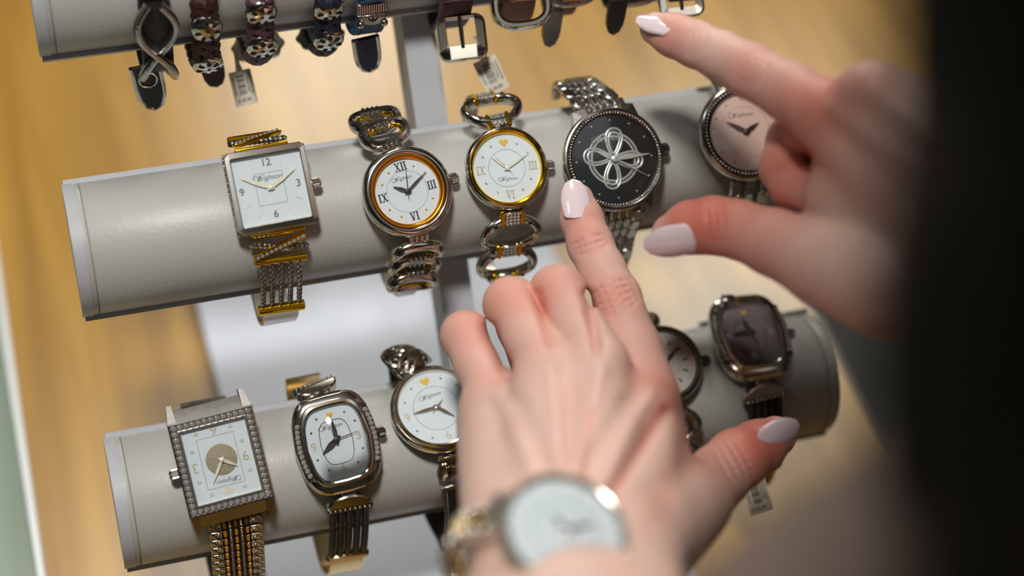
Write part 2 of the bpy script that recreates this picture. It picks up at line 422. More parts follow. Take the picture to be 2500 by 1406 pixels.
def stone(parent, M, r):
    global _stone
    if _stone is None:
        mb = MB(); mb.lathe([(0.0, 0.62), (0.5, 0.60), (0.92, 0.22), (1.0, 0.0), (0.8, -0.5)], 8)
        _stone = mb.mesh('crystal', 0); _stone.materials.append(CRYSTAL)
    return link('crystal', _stone, None, parent, M @ S(r, r, r))
_bead = {}
def bead(parent, M, r, m, name='bead'):
    if m.name not in _bead:
        me = MB().sphere((0, 0, 0), 1, 12, 8).mesh('bead', 60); me.materials.append(m); _bead[m.name] = me
    return link(name, _bead[m.name], None, parent, M @ S(r, r, r))
def bead_row(pts, r):
    mb = MB()
    for p in pts: mb.sphere(p, r, 8, 5)
    return mb
def round_case(root, R, m, back=-6.3, top=1.6, inner=None):
    """lathe-turned case body"""
    inner = inner or R*0.9
    return MB().lathe([(0.01, back), (R*0.86, back), (R*0.97, back+1.2), (R, back+2.4), (R, -0.6), (R*0.99, 0.5), (inner+0.4, 0.5), (inner, -0.3), (inner, -0.6), (0.01, -0.6)], 72).build('case', m, root, smooth=50)
def ring_lathe(root, name, prof, m, n=72):
    return MB().lathe(prof, n, wrap=True).build(name, m, root, smooth=50)
def dial_disc(root, R, m, z=-0.3):
    return MB().lathe([(0.0, z), (R, z), (R, z-0.3)], 64).build('dial', m, root)
def glass_disc(root, R, z=1.6, dome=0.5):
    return MB().lathe([(0.0, z+dome), (R*0.4, z+dome*0.86), (R*0.75, z+dome*0.45), (R, z)], 48).build('watch_glass', GLASS, root, smooth=80)
def circle_line(r, w=0.12, z=0.0, n=64):
    return MB().lathe([(r-w/2, z), (r+w/2, z), (r+w/2, z+0.04), (r-w/2, z+0.04)], n, wrap=True)
def rect_line(hx, hy, w=0.14, z=0.0):
    mb = MB()
    for c, s in (((0, hy), (2*hx, w)), ((0, -hy), (2*hx, w)), ((hx, 0), (w, 2*hy)), ((-hx, 0), (w, 2*hy))): mb.box((c[0], c[1], z+0.03), (s[0], s[1], 0.05))
    return mb
def polar(r, deg):            # clock angle, 0 = twelve, clockwise
    a = math.radians(90-deg); return (r*math.cos(a), r*math.sin(a))

class Loop:
    """bracelet path round a bar, starting under the case, hanging, and coming back over the bar to the case top"""
    def __init__(self, rod, F, half, low, back=None, dxb=0.0, dxt=0.0, bz=-3.0, half_t=None):
        y0, z0 = RODS[rod]
        pb = (F @ np.array([0, -half, bz, 1]))[:3]; pt = (F @ np.array([0, half_t or half, bz, 1]))[:3]
        az = lambda p: (-(p[1]-y0), p[2]-z0)
        back = back or [(10, -35), (-6, -29), (-18, -12), (-27, 8), (-26, 25), (-12, 33.5)]
        pts = [az(pb)] + list(low) + list(back) + [az(pt)]
        n = len(pts); nl = len(low); X = []
        for i in range(n):
            if i <= nl: X.append(pb[0] + dxb*i/max(nl, 1))
            else:
                t = (i-nl)/(n-1-nl); xe = pt[0]+dxt
                X.append((pb[0]+dxb)*(1-t) + xe*t if i < n-1 else pt[0])
        C = np.array([(x, y0-a, z0+z) for x, (a, z) in zip(X, pts)])
        up = (F @ np.array([0, 1, 0, 0]))[:3]
        C = np.vstack([pb + up*half*0.7, C, pt - up*(half_t or half)*0.7])
        out = []
        for i in range(1, len(C)-2):
            p0, p1, p2, p3 = C[i-1:i+3]
            d = [max(np.linalg.norm(q)**0.5, 1e-3) for q in (p1-p0, p2-p1, p3-p2)]
            m1 = (p2-p1) + d[1]*((p1-p0)/d[0]-(p2-p0)/(d[0]+d[1])) if True else 0
            m1 = d[1]*((p1-p0)/d[0] - (p2-p0)/(d[0]+d[1]) + (p2-p1)/d[1]); m2 = d[1]*((p2-p1)/d[1] - (p3-p1)/(d[1]+d[2]) + (p3-p2)/d[2])
            for t in np.linspace(0, 1, 14, endpoint=False):
                out.append((2*t**3-3*t**2+1)*p1 + (t**3-2*t**2+t)*m1 + (-2*t**3+3*t**2)*p2 + (t**3-t**2)*m2)
        out.append(C[-2]); self.p = np.array(out)
        self.s = np.concatenate([[0], np.cumsum(np.linalg.norm(np.diff(self.p, axis=0), axis=1))]); self.L = self.s[-1]
        self.c = np.array([0, y0, z0]); self.F = F; self.inv = np.linalg.inv(F)
    def pos(self, s):
        s = s if s >= 0 else self.L + s
        return np.array([np.interp(s, self.s, self.p[:, k]) for k in range(3)])
    def M(self, s, x=0.0, z=0.0):
        """local frame (relative to the watch root): y toward the case top along the strap, z outward"""
        s = s if s >= 0 else self.L + s
        p = self.pos(s); t = unit(self.pos(min(s+0.8, self.L)) - self.pos(max(s-0.8, 0)))
        y = -t; ax = np.array([1.0, 0, 0]); ax = unit(ax - y*np.dot(ax, y)); n = np.cross(ax, y)
        W = frame4(ax, y, n, p) @ T(x, 0, z)
        return self.inv @ W
    def tube(self, mb, x, z, r, s0, s1, n=6, step=1.2, flat=1.0, ribbed=0.0):
        ss = np.linspace(s0, s1, max(3, int((s1-s0)/step))); pts = []; ups = []
        for s in ss: m = self.M(s, x, z); pts.append(m[:3, 3])
        return mb.tube(pts, [r*(1+(ribbed if i % 2 else 0)) for i in range(len(pts))] if ribbed else r, n, up=(1, 0, 0), flat=flat)
    def ribbon(self, w, th, s0, s1, step=1.5, x=0.0, z=0.0, wfun=None):
        """flat strap as a lofted bar"""
        ss = np.linspace(s0, s1, max(3, int((s1-s0)/step))); rings = []
        for s in ss:
            m = self.M(s, x, z); h = (wfun(s) if wfun else w)/2; b = min(th*0.35, 0.5)
            q = [(-h, -th/2+b), (-h+b, -th/2), (h-b, -th/2), (h, -th/2+b), (h, th/2-b), (h-b, th/2), (-h+b, th/2), (-h, th/2-b)]
            rings.append([(m @ np.array([u, 0, v, 1]))[:3] for u, v in q])
        return MB().loft(rings)
_sh = {}
def shared(key, fn, m, smooth=38):
    if key not in _sh:
        import bmesh
        mb = fn(); me = mb.mesh(key, 0); bm = bmesh.new(); bm.from_mesh(me); bmesh.ops.recalc_face_normals(bm, faces=bm.faces); bm.to_mesh(me); bm.free()
        me.polygons.foreach_set('use_smooth', [True]*len(me.polygons)); me.set_sharp_from_angle(angle=math.radians(smooth))
        me.materials.append(m); _sh[key] = me
    return _sh[key]
def twist_mb(L, r, n=9):
    mb = MB()
    for k in range(2):
        P = [(-L/2 + L*i/(n*6), r*0.55*math.cos(2*math.pi*i/9 + math.pi*k), r*0.55*math.sin(2*math.pi*i/9 + math.pi*k)) for i in range(n*6+1)]
        mb.tube(P, r*0.62, 6)
    return mb
GRP = 'ladies watches on the display stand'

# ------------------------------------------------------------------ 1 square two-tone watch
F = plane_frame(661, 458, 2, 31.8, 50, (648, 397), (673, 521))
w = thing('wristwatch', 'square silver watch with white dial and gold crossover links, leftmost on middle bar', 'watch', F, GRP)
mb = MB(); o = lambda hx, hy, b: [(-hx+b, -hy), (hx-b, -hy), (hx, -hy+b), (hx, hy-b), (hx-b, hy), (-hx+b, hy), (-hx, hy-b), (-hx, -hy+b)]
cy = -0.35
rr = [(13.6, 13.8, -6.2, 1.5), (14.4, 14.6, -5, 1.5), (14.6, 14.8, -1.4, 1.4), (15.2, 15.4, -1.0, 1.6), (15.2, 15.4, 1.1, 1.6), (14.9, 15.1, 1.5, 1.5), (13.3, 13.1, 1.65, 0.6), (13.0, 12.8, 1.3, .5), (12.9, 12.7, -0.6, .4)]
mb.loft([[(p[0], p[1]+cy, z) for p in o(hx, hy, b)] for hx, hy, z, b in rr]).build('case', SILVER, w, smooth=30)
MB().box((0, cy, -0.45), (25.8, 25.4, 0.3)).build('dial', DIALW, w); dl = w.children[-1]
pts = []
for x in np.arange(-14.5, 14.6, 1.08): pts += [(x, 15.2+cy, -1.7), (x, -15.2+cy, -1.7)]
for y in np.arange(-14.6, 14.7, 1.08): pts += [(15.1, y+cy, -1.7), (-15.1, y+cy, -1.7)]
bead_row(pts, 0.62).build('beaded_edge', ANTIQUE, w)['kind'] = 'stuff'
MB().box((0, cy, 1.15), (25.6, 25.2, 0.5)).build('watch_glass', GLASS, w)
for t, p in (('12', (0, 9.6)), ('3', (10.5, 0)), ('6', (0.1, -10)), ('9', (-10.8, 0))): text_mb(t, 3.9, 0, 0.12, 0.012).build('numeral', GREYINK, dl, T(*p, -0.3))
rect_line(5.3, 6.0).build('inner_frame', GREYINK, dl, T(0, -0.2, -0.3))
brand_mb(9.0).build('signature', INK, dl, T(0.1, 3.9, -0.3))
for d in (30, 60, 120, 150, 210, 240, 300, 330):
    q = polar(10.3, d); MB().box((0, 0, 0.1), (0.55, 2.4, 0.2)).build('hour_marker', PALE, dl, T(q[0]*1.08, q[1]*1.02, -0.3) @ Rz(math.radians(-d)))
hands(w, (-10.3, 5.0), (9.9, 5.3), PALE, 0.9, 1.3, 1.2)
crown(w, 15.8, -1.0, STEEL, 2.1, 3.0)
lp = Loop(2, F, 14.6, [(29.5, 2), (29.5, -12), (28, -25), (21, -34)], dxb=-1.5, dxt=-1.0)
def cross_link(sign, s0):
    """gold bars, a twisted rope and a stone-set bar crossing between them"""
    k = 1 if sign > 0 else -1
    for ds in (1.0, 12.4):
        b = MB().tube([(-10.2, 0, 0), (-9.8, 0, 0), (9.8, 0, 0), (10.2, 0, 0)], [0.8, 1.35, 1.35, 0.8], 10).build('gold_bar', GOLD, w, lp.M(k*(s0+ds)))
    M_ = lp.M(k*(s0+6.6), 0, 0.0)
    twist_mb(21.5, 1.15).build('rope_bar', ANTIQUE, w, M_ @ Rz(math.radians(-9)))
    g = MB().bbox((0, 0, 0), (21.0, 2.7, 1.8), 0.5).build('stone_bar', GOLD, w, M_ @ T(0, 0, 1.1) @ Rz(math.radians(20)))
    for i in range(11): stone(g, T(-9.2+1.84*i, 0, 0.95), 0.78)
cross_link(1, 0.6); cross_link(-1, 0.3)
def chain_mb(x, s0, s1):
    mb = MB()
    for i, s in enumerate(np.arange(s0, s1, 1.15)):
        M_ = lp.M(s, x, 0)
        mb.torus(1.0, 0.5, 8, 5, M_ @ Rz(0.5 if i % 2 else -0.5) @ Ry(0.9) @ S(1, 1.15, 1))
    return mb
for x in (-7.0, -3.5, 0, 3.5, 7.0): chain_mb(x, 13.8, 36.5).build('chain_strand', ANTIQUE, w)
MB().tube([(-9.2, 0, 0), (-8.8, 0, 0), (8.8, 0, 0), (9.2, 0, 0)], [1.4, 2.1, 2.1, 1.4], 12).build('end_bar', GOLD, w, lp.M(38.0))
lp.ribbon(14, 1.4, 39, lp.L-58).build('clasp_band', STEEL, w)

# ------------------------------------------------------------------ 2 roman-numeral watch with amber ring
F = plane_frame(995, 467, 2, 31.8, 48, (977, 405), (1013, 527))
w = thing('wristwatch', 'round silver watch with amber inner ring and dark Roman numerals', 'watch', F, GRP)
MB().lathe([(0.01, -6.3), (15, -6.3), (16.6, -4.6), (17.4, -2.2), (17.2, 0.2), (16.2, 1.7), (15.0, 2.1), (14.2, 1.7), (14.0, 0.6), (13.9, -0.6), (0.01, -0.6)], 80).build('case', SILVER, w, smooth=60)
ring_lathe(w, 'bezel', [(14.1, 0.4), (14.0, 1.5), (13.3, 1.6), (12.6, 1.0), (12.3, -0.2), (12.3, -0.5), (14.1, -0.5)], ORANGE)
dl = dial_disc(w, 12.5, DIALW)
for t, d in (('XII', 0), ('III', 90), ('VI', 180), ('IX', 270)): roman_mb(t, 3.2).build('numeral', INK, dl, T(*polar(9.7, d), -0.3))
for d in (30, 60, 120, 150, 210, 240, 300, 330): MB().sphere((0, 0, 0.1), 0.42, 10, 6).build('hour_marker', GOLD, dl, T(*polar(9.9, d), -0.3))
circle_line(7.9, 0.12).build('inner_ring', GREYINK, dl, T(0, 0, -0.3)); brand_mb(6.6).build('signature', INK, dl, T(-0.3, 5.2, -0.3))
hands(w, (-5.0, 3.1), (8.7, 5.2), INK, 1.0, 1.2, 0.8, (1.8, 9.4)); glass_disc(w, 12.4, 1.1, 0.4)
crown(w, 17.6, 0.0, SILVER, 2.3, 3.0)
lp = Loop(2, F, 16.2, [(29.5, -6), (28.5, -18), (25, -27), (15, -33)], dxb=-3.5, dxt=-4.5)
def grooved(wd, h, r=1.5, n=4):
    def fn():
        mb = MB(); k = wd/n
        for i in range(n):
            x = -wd/2 + k*(i+0.5)
            mb.bbox((x, 0, 0), (k*0.86, h, r*2), 0.5)
        return mb.box((0, 0, -0.3), (wd*0.96, h*0.95, r*1.4))
    return fn
def stirrup(a, b_, r):
    def fn():
        mb = MB(); P = []
        for t in np.linspace(0, 2*math.pi, 40, endpoint=False):
            P.append((a*math.copysign(abs(math.cos(t))**0.8, math.cos(t)), b_*math.copysign(abs(math.sin(t))**0.8, math.sin(t)), 1.2*math.cos(t)**2))
        return mb.tube(P, r, 10, closed=True, flat=1.25)
    return fn
for s in (2.6, -2.4): link('lug', shared('grooved_lug', grooved(7.8, 6.4, 1.7), SILVER), None, w, lp.M(s))
for i, s in enumerate((8.6, 17.2, 27, -8.6, -17)):
    r_ = link('ring_link', shared('stirrup', stirrup(8.6, 4.6, 2.1), SILVER), None, w, lp.M(s) @ Rx(math.radians(14)))
    link('gold_lining', shared('stirrup_lining', stirrup(6.8, 2.9, 0.8), GOLD), None, r_, T(0, -0.3, 0.4))
for s in (12.6, 21.6, -12.6, -21): link('barrel_link', shared('barrel', lambda: grooved(7.4, 5.4, 2.0)(), ANTIQUE), None, w, lp.M(s, 0, 1.5))
lp.ribbon(7, 1.4, 30, lp.L-24).build('clasp_band', STEEL, w)

# ------------------------------------------------------------------ 3 heart watch with open ring links
F = plane_frame(1238, 410, 2, 31.8, 50, (1230, 348), (1247, 472))
w = thing('wristwatch', 'round two-tone watch with gold heart at twelve and open oval ring links', 'watch', F, GRP)
MB().lathe([(0.01, -6.3), (14, -6.3), (15.6, -4.6), (16.3, -2.2), (16.1, 0.0), (15.4, 1.2), (14.9, 1.4), (14.6, 0.6), (14.6, -0.6), (0.01, -0.6)], 80).build('case', SILVER, w, smooth=60)
ring_lathe(w, 'bezel', [(14.9, 0.2), (14.8, 1.5), (14.3, 1.9), (13.6, 1.5), (13.2, 0.2), (13.2, -0.5), (14.9, -0.5)], GOLD)
dl = dial_disc(w, 13.3, DIALW)
MB().prism(heart_out(1.75), 0.0, 0.25).build('heart_marker', HEARTG, dl, T(0, 9.9, -0.3))
for t, d in (('III', 90), ('VI', 180), ('IX', 270)): roman_mb(t, 3.2).build('numeral', PALESHADE, dl, T(*polar(10.3, d), -0.3))
for d in (30, 60, 120, 150, 210, 240, 300, 330): stone(dl, T(*polar(10.2, d), -0.25), 0.55)
circle_line(7.2, 0.14).build('inner_ring', GREYINK, dl, T(0, 0, -0.3)); brand_mb(6.2).build('signature', INK, dl, T(0.3, -4.2, -0.3))
hands(w, (-5.6, 4.6), (8.8, 4.8), PALE, 0.9, 0.8, 0.8, (-4.6, 5.6)); glass_disc(w, 13.2, 1.2, 0.4)
crown(w, 16.4, -0.4, SILVER, 2.0, 2.6)
lp = Loop(2, F, 15.6, [(30, -3), (30, -14), (27, -27), (17, -33)], dxb=-2.0, dxt=-1.0)
def pave(s):
    b = link('stone_block', shared('pave_block', lambda: MB().bbox((0, 0, 0), (6.2, 5.6, 2.6), 0.6), ANTIQUE), None, w, lp.M(s, 0, 1.7))
    for x in (-3.95, 3.95): link('gold_cap', shared('pave_cap', lambda: MB().bbox((0, 0, 0), (1.7, 6.2, 3.2), 0.5), GOLD), None, b, T(x, 0, 0))
    for i in range(4):
        for j in range(4): stone(b, T(-2.2+1.47*j, -2.1+1.4*i, 1.25), 0.66)
def oval(a, b_, r):
    def fn():
        P = [(a*math.cos(t), b_*math.sin(t), 1.5*math.cos(t)**2) for t in np.linspace(0, 2*math.pi, 56, endpoint=False)]
        return MB().tube(P, r, 12, closed=True, flat=1.35)
    return fn
for s in (2.6, 18.6, 34, -2.6, -17): pave(s)
for s in (10.6, 26.4, -9.8):
    r_ = link('ring_link', shared('oval_ring', oval(10.7, 7.6, 1.85), PALEGOLD if False else SILVER), None, w, lp.M(s))
    for sx in (-1, 1):
        for sy2 in (-1, 1): link('dimple', shared('dimple', lambda: MB().sphere((0, 0, 0), 0.95, 10, 6, sc=(1, 1, 0.5)), OXIDE), None, r_, T(sx*6.9, sy2*6.1, 2.9))
lp.ribbon(6, 1.4, 38, lp.L-20).build('clasp_band', STEEL, w)

# ------------------------------------------------------------------ 4 black-dial watch with knot emblem
F = plane_frame(1500, 388, 2, 32.8, 48, (1480, 275), (1523, 505))
w = thing('wristwatch', 'large steel watch with black dial and silver looped knot emblem', 'watch', F, GRP)
MB().lathe([(0.01, -7), (17, -7), (19.4, -5), (20.4, -2.4), (20.4, -0.6), (19.9, 0.6), (19.2, 0.9), (18.9, 0.3), (18.9, -0.6), (0.01, -0.6)], 88).build('case', STEEL, w, smooth=40)
bz = ring_lathe(w, 'bezel', [(19.5, -0.4), (19.4, 1.3), (18.9, 1.7), (18.4, 1.2), (17.6, 0.9), (17.2, 0.6), (17.1, -0.5)], DARKSIL)
bead_row([(18.0*math.cos(a), 18.0*math.sin(a), 1.15) for a in np.linspace(0, 2*math.pi, 96, endpoint=False)], 0.52).build('bead_ring', SILVER, bz)['kind'] = 'stuff'
dl = dial_disc(w, 17.4, DIALK)
EMB = mat('emblem_silver', (206, 212, 208), 0.35, 0.5, vary=(400, (186, 194, 190)))
em = MB(); a0 = math.radians(-13)
for r_ in (8.7, 10.0): em.lathe([(r_-0.36, 0.0), (r_+0.36, 0.0), (r_+0.36, 0.12), (r_-0.36, 0.12)], 64, wrap=True)
for k in range(4):
    for off_, wd in ((0.0, 0.40), (1.45, 0.38)):
        P = []
        for t in np.linspace(-1, 1, 44):
            u = math.pi*t; q = (1+math.cos(u))/2
            P.append(((4.3-off_)*math.sin(u)*(0.42+0.58*q), 0.6 + off_*0.9 + (11.2-off_*1.9)*q, 0.15 + 0.1*(k % 2)))
        em.tube(P, wd, 6, Rz(a0 + math.pi/2*k), flat=0.4)
em.build('knot_emblem', EMB, dl, T(-0.3, 0.3, -0.3))
brand_mb(10.5).build('signature', EMB, dl, T(-0.6, 8.2, 0.15))
for d in range(0, 360, 30):
    MB().sphere((0, 0, 0.05), 0.45, 8, 5).build('hour_marker', EMB, dl, T(*polar(15.2, d+4), -0.3))
hands(w, (-7.6, 4.6), (14.2, -0.2), EMB, 1.3, 1.4, 1.3, (12.0, -8.8), EMB, 1.0); glass_disc(w, 17.2, 0.9, 0.5)
crown(w, 20.6, 0.8, DARKSIL, 2.5, 2.6)
lp = Loop(2, F, 18.6, [(29.5, -10), (28.5, -22), (24, -33), (14, -38)], dxb=1.0, dxt=-3.5, bz=-3.4)
# end pieces between the lugs
for sgn in (1, -1):
    e_ = MB()
    for sx in (-1, 1): e_.loft([[(sx*q[0], sgn*q[1], z) for q, z in zip([(7.0, 16.4), (14.0, 12.6), (12.2, 20.6), (7.2, 21.4)], zz)] for zz in ((-4.6, -4.6, -6.4, -6.4), (0.4, 0.0, -2.6, -2.6))])
    e_.build('lug', STEEL, w, smooth=30)
def steel_rows(svals, w0, w1, mids):
    k = len(svals)
    for i, s in enumerate(svals):
        wd = w0 + (w1-w0)*min(1, i/(k-1)); c = wd/ (mids*0.62 + 2.2); xo = wd/2
        sw = c*1.05; mw = (wd-2*sw)/mids
        for sx in (-1, 1): link('outer_link', shared('outer_link', lambda: MB().bbox((0, 0, 0), (1, 6.1, 2.6), 0.35), STEEL), None, w, lp.M(s, sx*(wd/2-sw/2), 0) @ S(sw*0.97, 1, 1))
        for j in range(mids): link('centre_link', shared('centre_link', lambda: MB().bbox((0, 0, 0), (1, 6.0, 3.0), 0.4), STEEL), None, w, lp.M(s + (3.2 if mids > 1 else 0), -wd/2+sw+mw*(j+0.5), 0.25) @ S(mw*0.84, 1, 1))
steel_rows([5.0+6.4*i for i in range(10)], 19.5, 14.5, 3)
steel_rows([-1.5-6.4*i for i in range(7)], 20, 15, 3)

# ------------------------------------------------------------------ 5 rose-dial watch behind the right hand
F = plane_frame(1822, 322, 2, 31.8, 50, (1805, 222), (1838, 420))
w = thing('wristwatch', 'silver watch with rose dial and beaded bezel, partly behind the upper hand', 'watch', F, GRP)
MB().lathe([(0.01, -6.3), (16.5, -6.3), (18.6, -4.6), (19.4, -2.2), (19.3, -0.2), (18.6, 0.9), (17.9, 1.2), (17.6, 0.5), (17.5, -0.6), (0.01, -0.6)], 80).build('case', SILVER, w, smooth=60)
bz = ring_lathe(w, 'bezel', [(17.8, 0.0), (17.8, 0.9), (16.4, 0.6), (16.0, 1.3), (15.5, 1.0), (15.3, -0.5), (17.8, -0.5)], OXIDE)
bead_row([(16.9*math.cos(a), 16.9*math.sin(a), 1.0) for a in np.linspace(0, 2*math.pi, 74, endpoint=False)], 0.62).build('bead_ring', SILVER, bz)['kind'] = 'stuff'
ring_lathe(w, 'inner_rim', [(16.1, 0.6), (16.0, 1.5), (15.5, 1.4), (15.3, 0.4)], SILVER)
dl = dial_disc(w, 15.5, DIALP)
for t, d in (('3', 90), ('6', 180), ('9', 270)): text_mb(t, 4.2, 0.1, 0.12).build('numeral', ANTIQUE, dl, T(*polar(13.0, d), -0.3))
for d in (0, 30, 60, 120, 150, 210, 240, 300, 330): MB().sphere((0, 0, 0.1), 0.5, 8, 6).build('hour_marker', ANTIQUE, dl, T(*polar(13.2, d), -0.3))
circle_line(10.2, 0.14).build('inner_ring', ANTIQUE, dl, T(0, 0, -0.3)); brand_mb(8.4).build('signature', INK, dl, T(-0.5, 7.0, -0.3))
DKBR = mat('dark_bronze_hand', (70, 50, 44), 0.35, 0.5, vary=(300, (58, 42, 38)))
hands(w, (5.6, 3.0), (-7.8, 4.8), DKBR, 1.2, 1.6, 1.4); glass_disc(w, 15.4, 1.2, 0.5)
crown(w, 19.6, 0, SILVER, 2.2, 2.6)
lp = Loop(2, F, 17.6, [(29.5, -8), (28.5, -20), (24, -32), (14, -37)])
for s in (4.0, 11.5, 19, 26.5, -4.0, -11.5, -19):
    for x in (-6.4, 6.4): link('side_link', shared('panel_side', lambda: MB().bbox((0, 0, 0), (4.6, 6.8, 2.8), 0.6), SILVER), None, w, lp.M(s, x))
    link('centre_link', shared('panel_mid', lambda: MB().bbox((0, 0, 0), (3.6, 6.8, 2.4), 0.5), SILVER), None, w, lp.M(s))
    for x in (-3.0, 3.0): link('bead_strip', shared('bead_strip', lambda: bead_row([(0, -2.8+1.1*i, 0.6) for i in range(6)], 0.6), DARKSIL), None, w, lp.M(s, x))
for s in (7.8, 15.3, -7.8):
    for x in (-5.0, 5.0): bead(w, lp.M(s, x, 1.0), 1.7, SILVER, 'ball_joint')
for i in range(5): bead(w, lp.M(-13-2.2*i, -9.5, 1.5), 1.3, CRYSTAL, 'crystal_bead')

# ------------------------------------------------------------------ 6 rectangular stone-set watch, worn upside down
F = plane_frame(541, 1122, 3, 32.8, 48, (557, 1200), (520, 1050))
w = thing('wristwatch', 'rectangular silver watch edged with crystals, dial upside down, leftmost on front bar', 'watch', F, GRP)
cy = 0.6; cx = 0.4
o2 = lambda hx, hy, z: [(cx-hx, cy-hy, z), (cx+hx, cy-hy, z), (cx+hx, cy+hy, z), (cx-hx, cy+hy, z)]
mb = MB(); mb.loft([o2(14.2, 16, -7), o2(15.4, 17.4, -5.5), o2(16.1, 17.9, -0.5), o2(16.1, 17.9, 0.9), o2(15.5, 17.3, 1.2), o2(15.2, 17.0, 0.6), o2(12.9, 14.7, 0.6), o2(12.7, 14.5, 1.3), o2(12.1, 13.9, 1.3), o2(12.0, 13.8, -0.6)])
cs = mb.build('case', STEEL, w, smooth=20)
for sgn in (1, -1):          # sloping hoods at both ends
    mb = MB().loft([[(cx-15.2, cy+sgn*17.5, 0.3), (cx+15.2, cy+sgn*17.5, 0.3), (cx+15.2, cy+sgn*17.5, -6.5), (cx-15.2, cy+sgn*17.5, -6.5)], [(cx-13.4, cy+sgn*22.4, -4.6), (cx+13.4, cy+sgn*22.4, -4.6), (cx+13.4, cy+sgn*22.4, -8.5), (cx-13.4, cy+sgn*22.4, -8.5)]])
    mb.build('hood', DARKSIL, w, smooth=20)
    for sx in (-1, 1):
        MB().loft([[(cx+sx*12.6, cy+sgn*17.6, 0.5), (cx+sx*15.9, cy+sgn*17.6, 0.5), (cx+sx*15.9, cy+sgn*17.6, -7), (cx+sx*12.6, cy+sgn*17.6, -7)], [(cx+sx*12.8, cy+sgn*24.6, -4.6), (cx+sx*14.6, cy+sgn*24.6, -4.6), (cx+sx*14.6, cy+sgn*24.6, -10), (cx+sx*12.8, cy+sgn*24.6, -10)]]).build('lug', DARKSIL, w, smooth=20)
for i in range(13):
    for s_ in (-1, 1): stone(cs, T(cx-14+28*i/12, cy+s_*15.85, 0.75), 1.02)
for i in range(1, 14):
    for s_ in (-1, 1): stone(cs, T(cx+s_*14.05, cy-15.85+31.7*i/14, 0.75), 1.02)
MB().box((cx, cy, -0.45), (24.2, 27.8, 0.3)).build('dial', DIALW, w); dl = [c for c in w.children if c.name.startswith('dial')][-1]
rect_line(7.0, 9.5).build('inner_frame', GREYINK, dl, T(0.4, 0.3, -0.3))
MB().lathe([(0.0, 0.12), (5.7, 0.12), (5.9, 0.0)], 40).build('glitter_disc', GLITTER, dl, T(0, 0, -0.3))
for t, p in (('3', (10.2, 0.6)), ('6', (0.4, -11.6)), ('9', (-9.0, 0.5))): text_mb(t, 5.2, 0, 0.15, 0.0).build('numeral', PALESHADE, dl, T(*p, -0.3))
MB().prism(heart_out(1.9), 0.0, 0.2).build('heart_marker', PALE, dl, T(0.4, 11.6, -0.3))
for p in ((9.8, -5.6), (10.0, 6.0), (6.6, 11.6), (-6.0, 11.6), (-9.2, 6.2), (-8.9, -5.2), (-6.0, -11.4), (7.0, -11.5)):
    b = bead_row([(0.55*math.cos(a), 0.55*math.sin(a), 0.1) for a in np.linspace(0, 2*math.pi, 5, endpoint=False)] + [(0, 0, 0.15)], 0.36).build('hour_marker', PALE, dl, T(*p, -0.3))
brand_mb(7.4).build('signature', INK, dl, T(-0.4, 8.0, -0.3))
hands(w, (-5.3, 3.6), (5.2, 7.8), PALE, 0.9, 1.0, 0.9)
MB().box((cx, cy, 1.0), (24.0, 27.6, 0.4)).build('watch_glass', GLASS, w)
crown(w, 16.4, 1.2, STEEL, 2.3, 3.0)
# this dial is upside down, so the bracelet path is laid out in a turned frame
FT = F @ Rz(math.pi)
lp = Loop(3, FT, 21.5, [(29.5, -14), (28.5, -28), (24, -42), (12, -48)], back=[(0, -44), (-12, -26), (-24, -6), (-27, 24), (-13, 35)], bz=-7.0, dxb=0.0, half_t=20)
BACK = Rz(math.pi)
def scroll_mb():
    mb = MB().bbox((0, 0, 0), (4.8, 3.6, 2.0), 0.4)
    P = [(0.9 + (1.25-0.09*t)*math.cos(t*1.0)*0.8, 0.2 + (1.25-0.09*t)*math.sin(t), 1.1) for t in np.linspace(0, 9, 22)]
    mb.tube(P, 0.26, 5); mb.tube([(-2.1, 1.3, 1.05), (-0.8, 0.6, 1.15), (0.2, -0.9, 1.1), (2.0, -1.3, 1.05)], 0.28, 5)
    return mb
MB().bbox((0, 0, 0), (20.6, 1.8, 2.6), 0.5).build('band_rim', PALEGOLD, w, BACK @ lp.M(0.8))
for i in range(14):
    s = 3.4 + 3.95*i
    for x in (-7.7, 7.7): link('scroll_link', shared('scroll_link', scroll_mb, ANTIQUE), None, w, BACK @ lp.M(s, x) @ (Rz(math.pi) if x > 0 else np.eye(4)))
    for x in (-4.2, 0.0, 4.2): link('centre_link', shared('gold_brick', lambda: MB().bbox((0, 0, 0), (1.7, 3.3, 2.2), 0.5), PALEGOLD), None, w, BACK @ lp.M(s, x))
    for x in (-2.1, 2.1): link('bead_strip', shared('bead_trio', lambda: bead_row([(0, -1.2+1.2*k, 0.3) for k in range(3)], 0.72), ANTIQUE), None, w, BACK @ lp.M(s, x))
lp.ribbon(19, 1.0, 0.5, 62, z=-0.8).build('band_backing', OXIDE, w, BACK)
lp.ribbon(18, 2.0, 60, lp.L-34).build('clasp_band', DARKSIL, w, BACK)

